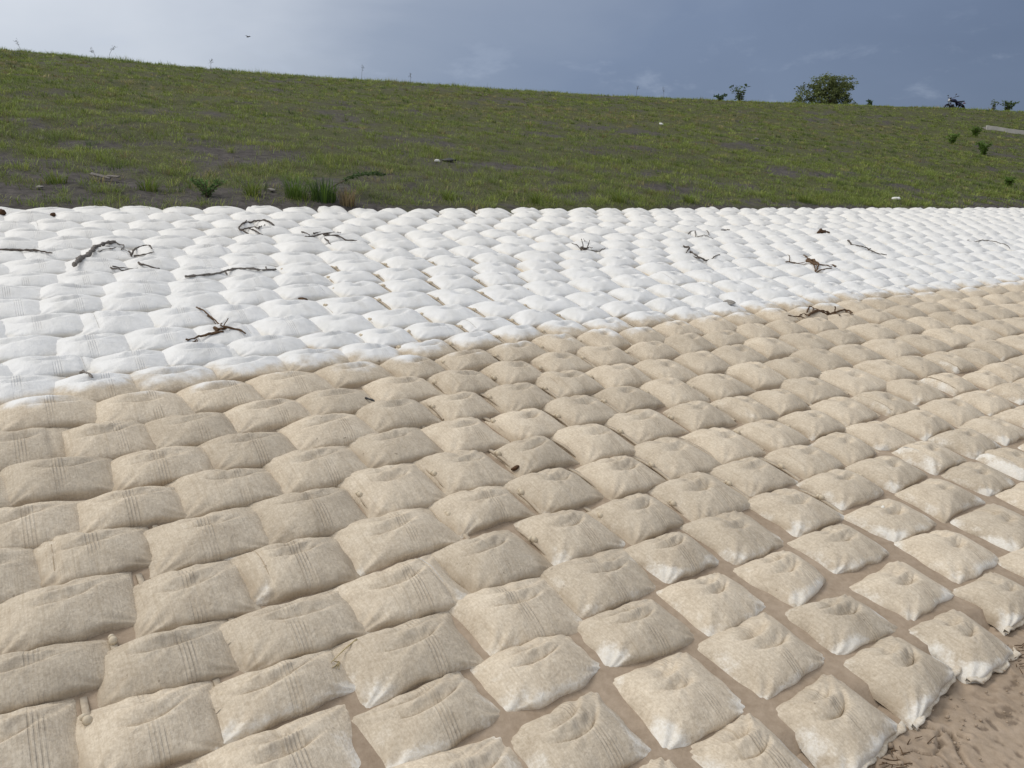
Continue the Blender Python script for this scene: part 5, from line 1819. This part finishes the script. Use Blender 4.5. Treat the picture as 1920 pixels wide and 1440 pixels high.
def slope_litter(name, label, cat, x, y, size, mat, seed, flat):
    rg = np.random.default_rng(seed)
    mb = MB().blob((0, 0, 0), (size, size * 0.65, size * flat), 11, 8)
    v = np.array(mb.v)
    f = 1 + 0.5 * (fbm(v[:, 0] / size * 1.7 + seed, v[:, 1] / size * 1.7 + v[:, 2] / size, seed, 2) - 0.5) * 2
    mb.v = [tuple(p) for p in v * f[:, None]]
    o = mb.build(name, mat, None, (x, y, at(x, y) + size * flat * 0.5 + 0.02))
    o.rotation_euler = (0.2, rg.normal(0, 0.15), rg.uniform(-0.6, 0.6))
    tag(o, label, cat)


slope_litter('white_litter', 'white crumpled litter on the bare soil beside a black scrap', 'litter', -1.39, 14.76, 0.06, M_PALE, 1, 0.5)
slope_litter('black_scrap', 'black scrap on the bare soil right of the white litter', 'litter', -1.20, 14.99, 0.14, M_DARK, 2, 0.25)
slope_litter('white_litter', 'small white litter high on the slope right of the centre', 'litter', 5.15, 27.71, 0.09, M_PALE, 3, 0.4)
slope_litter('white_litter', 'white scrap low on the slope above the far right sandbags', 'litter', 8.57, 17.56, 0.10, M_PALE, 4, 0.35)
slope_litter('flat_stone', 'flat pale stone on bare soil behind the top sandbags at far left', 'stone', -5.16, 8.62, 0.042, M_STONE, 5, 0.35)
slope_litter('flat_stone', 'flat grey stone on bare soil left of the tall grass clump', 'stone', -3.05, 10.03, 0.054, M_STONE, 6, 0.3)
slope_litter('flat_stone', 'small pale stone on the upper slope right of the white litter', 'stone', 8.3, 27.2, 0.084, M_STONE, 7, 0.4)


def old_board():
    x, y = -5.0, 9.63
    z = at(x, y)
    mb = MB()
    mb.box((0, 0, 0.03), (0.22, 0.09, 0.018), Matrix.Rotation(0.25, 3, 'Y'))
    o = mb.build('broken_board', M_WOODG, None, (x, y, z + 0.03), False)
    o.rotation_euler = (0.25, 0, 0.2)
    tag(o, 'broken grey board propped on the bare soil at the left of the slope', 'board')
    MB().box((0.13, 0.03, 0.02), (0.16, 0.06, 0.016), Matrix.Rotation(-0.35, 3, 'Z')).build('splinter', M_WOODG, o, None, False)


old_board()


def bird():
    # far out over the dyke, gliding
    dirv = Vector(((465 - 960) / F_PX, 1.0, 0))
    y = 62.0
    c, s = math.cos(PITCH), math.sin(PITCH)
    up = (720 - 69) / F_PX
    d = Vector(((465 - 960) / F_PX, c + up * s, -s + up * c))
    loc = Vector(CAM) + d * (y / d.y)
    mb = MB().blob((0, 0, 0), (0.13, 0.04, 0.045), 10, 7)
    mb.tube([(0.11, 0, 0.01), (0.17, 0, 0.02), (0.20, 0, 0.01)], [0.03, 0.028, 0.006], 7)
    mb.tube([(-0.10, 0, 0), (-0.20, 0, 0.0)], [0.025, 0.04], 6)
    o = mb.build('bird', M_BIRD, None, loc)
    o.rotation_euler = (0, 0, 2.5)
    tag(o, 'small dark bird flying in the pale sky at upper left', 'bird')
    for sy in (-1, 1):
        pts = [(0.03, sy * 0.03, 0.02), (0.05, sy * 0.14, 0.08), (0.0, sy * 0.27, 0.03)]
        v = []
        for i, (px, py, pz) in enumerate(pts):
            w = (0.10, 0.085, 0.01)[i]
            v += [(px, py, pz), (px - w, py, pz - 0.004), (px, py, pz + 0.008)]
        f = []
        for i in range(2):
            for k in range(3):
                f.append((i * 3 + k, i * 3 + (k + 1) % 3, i * 3 + 3 + (k + 1) % 3, i * 3 + 3 + k))
        f += [(0, 1, 2), (8, 7, 6)]
        MB().add(v, f).build('wing', M_BIRD, o)


bird()
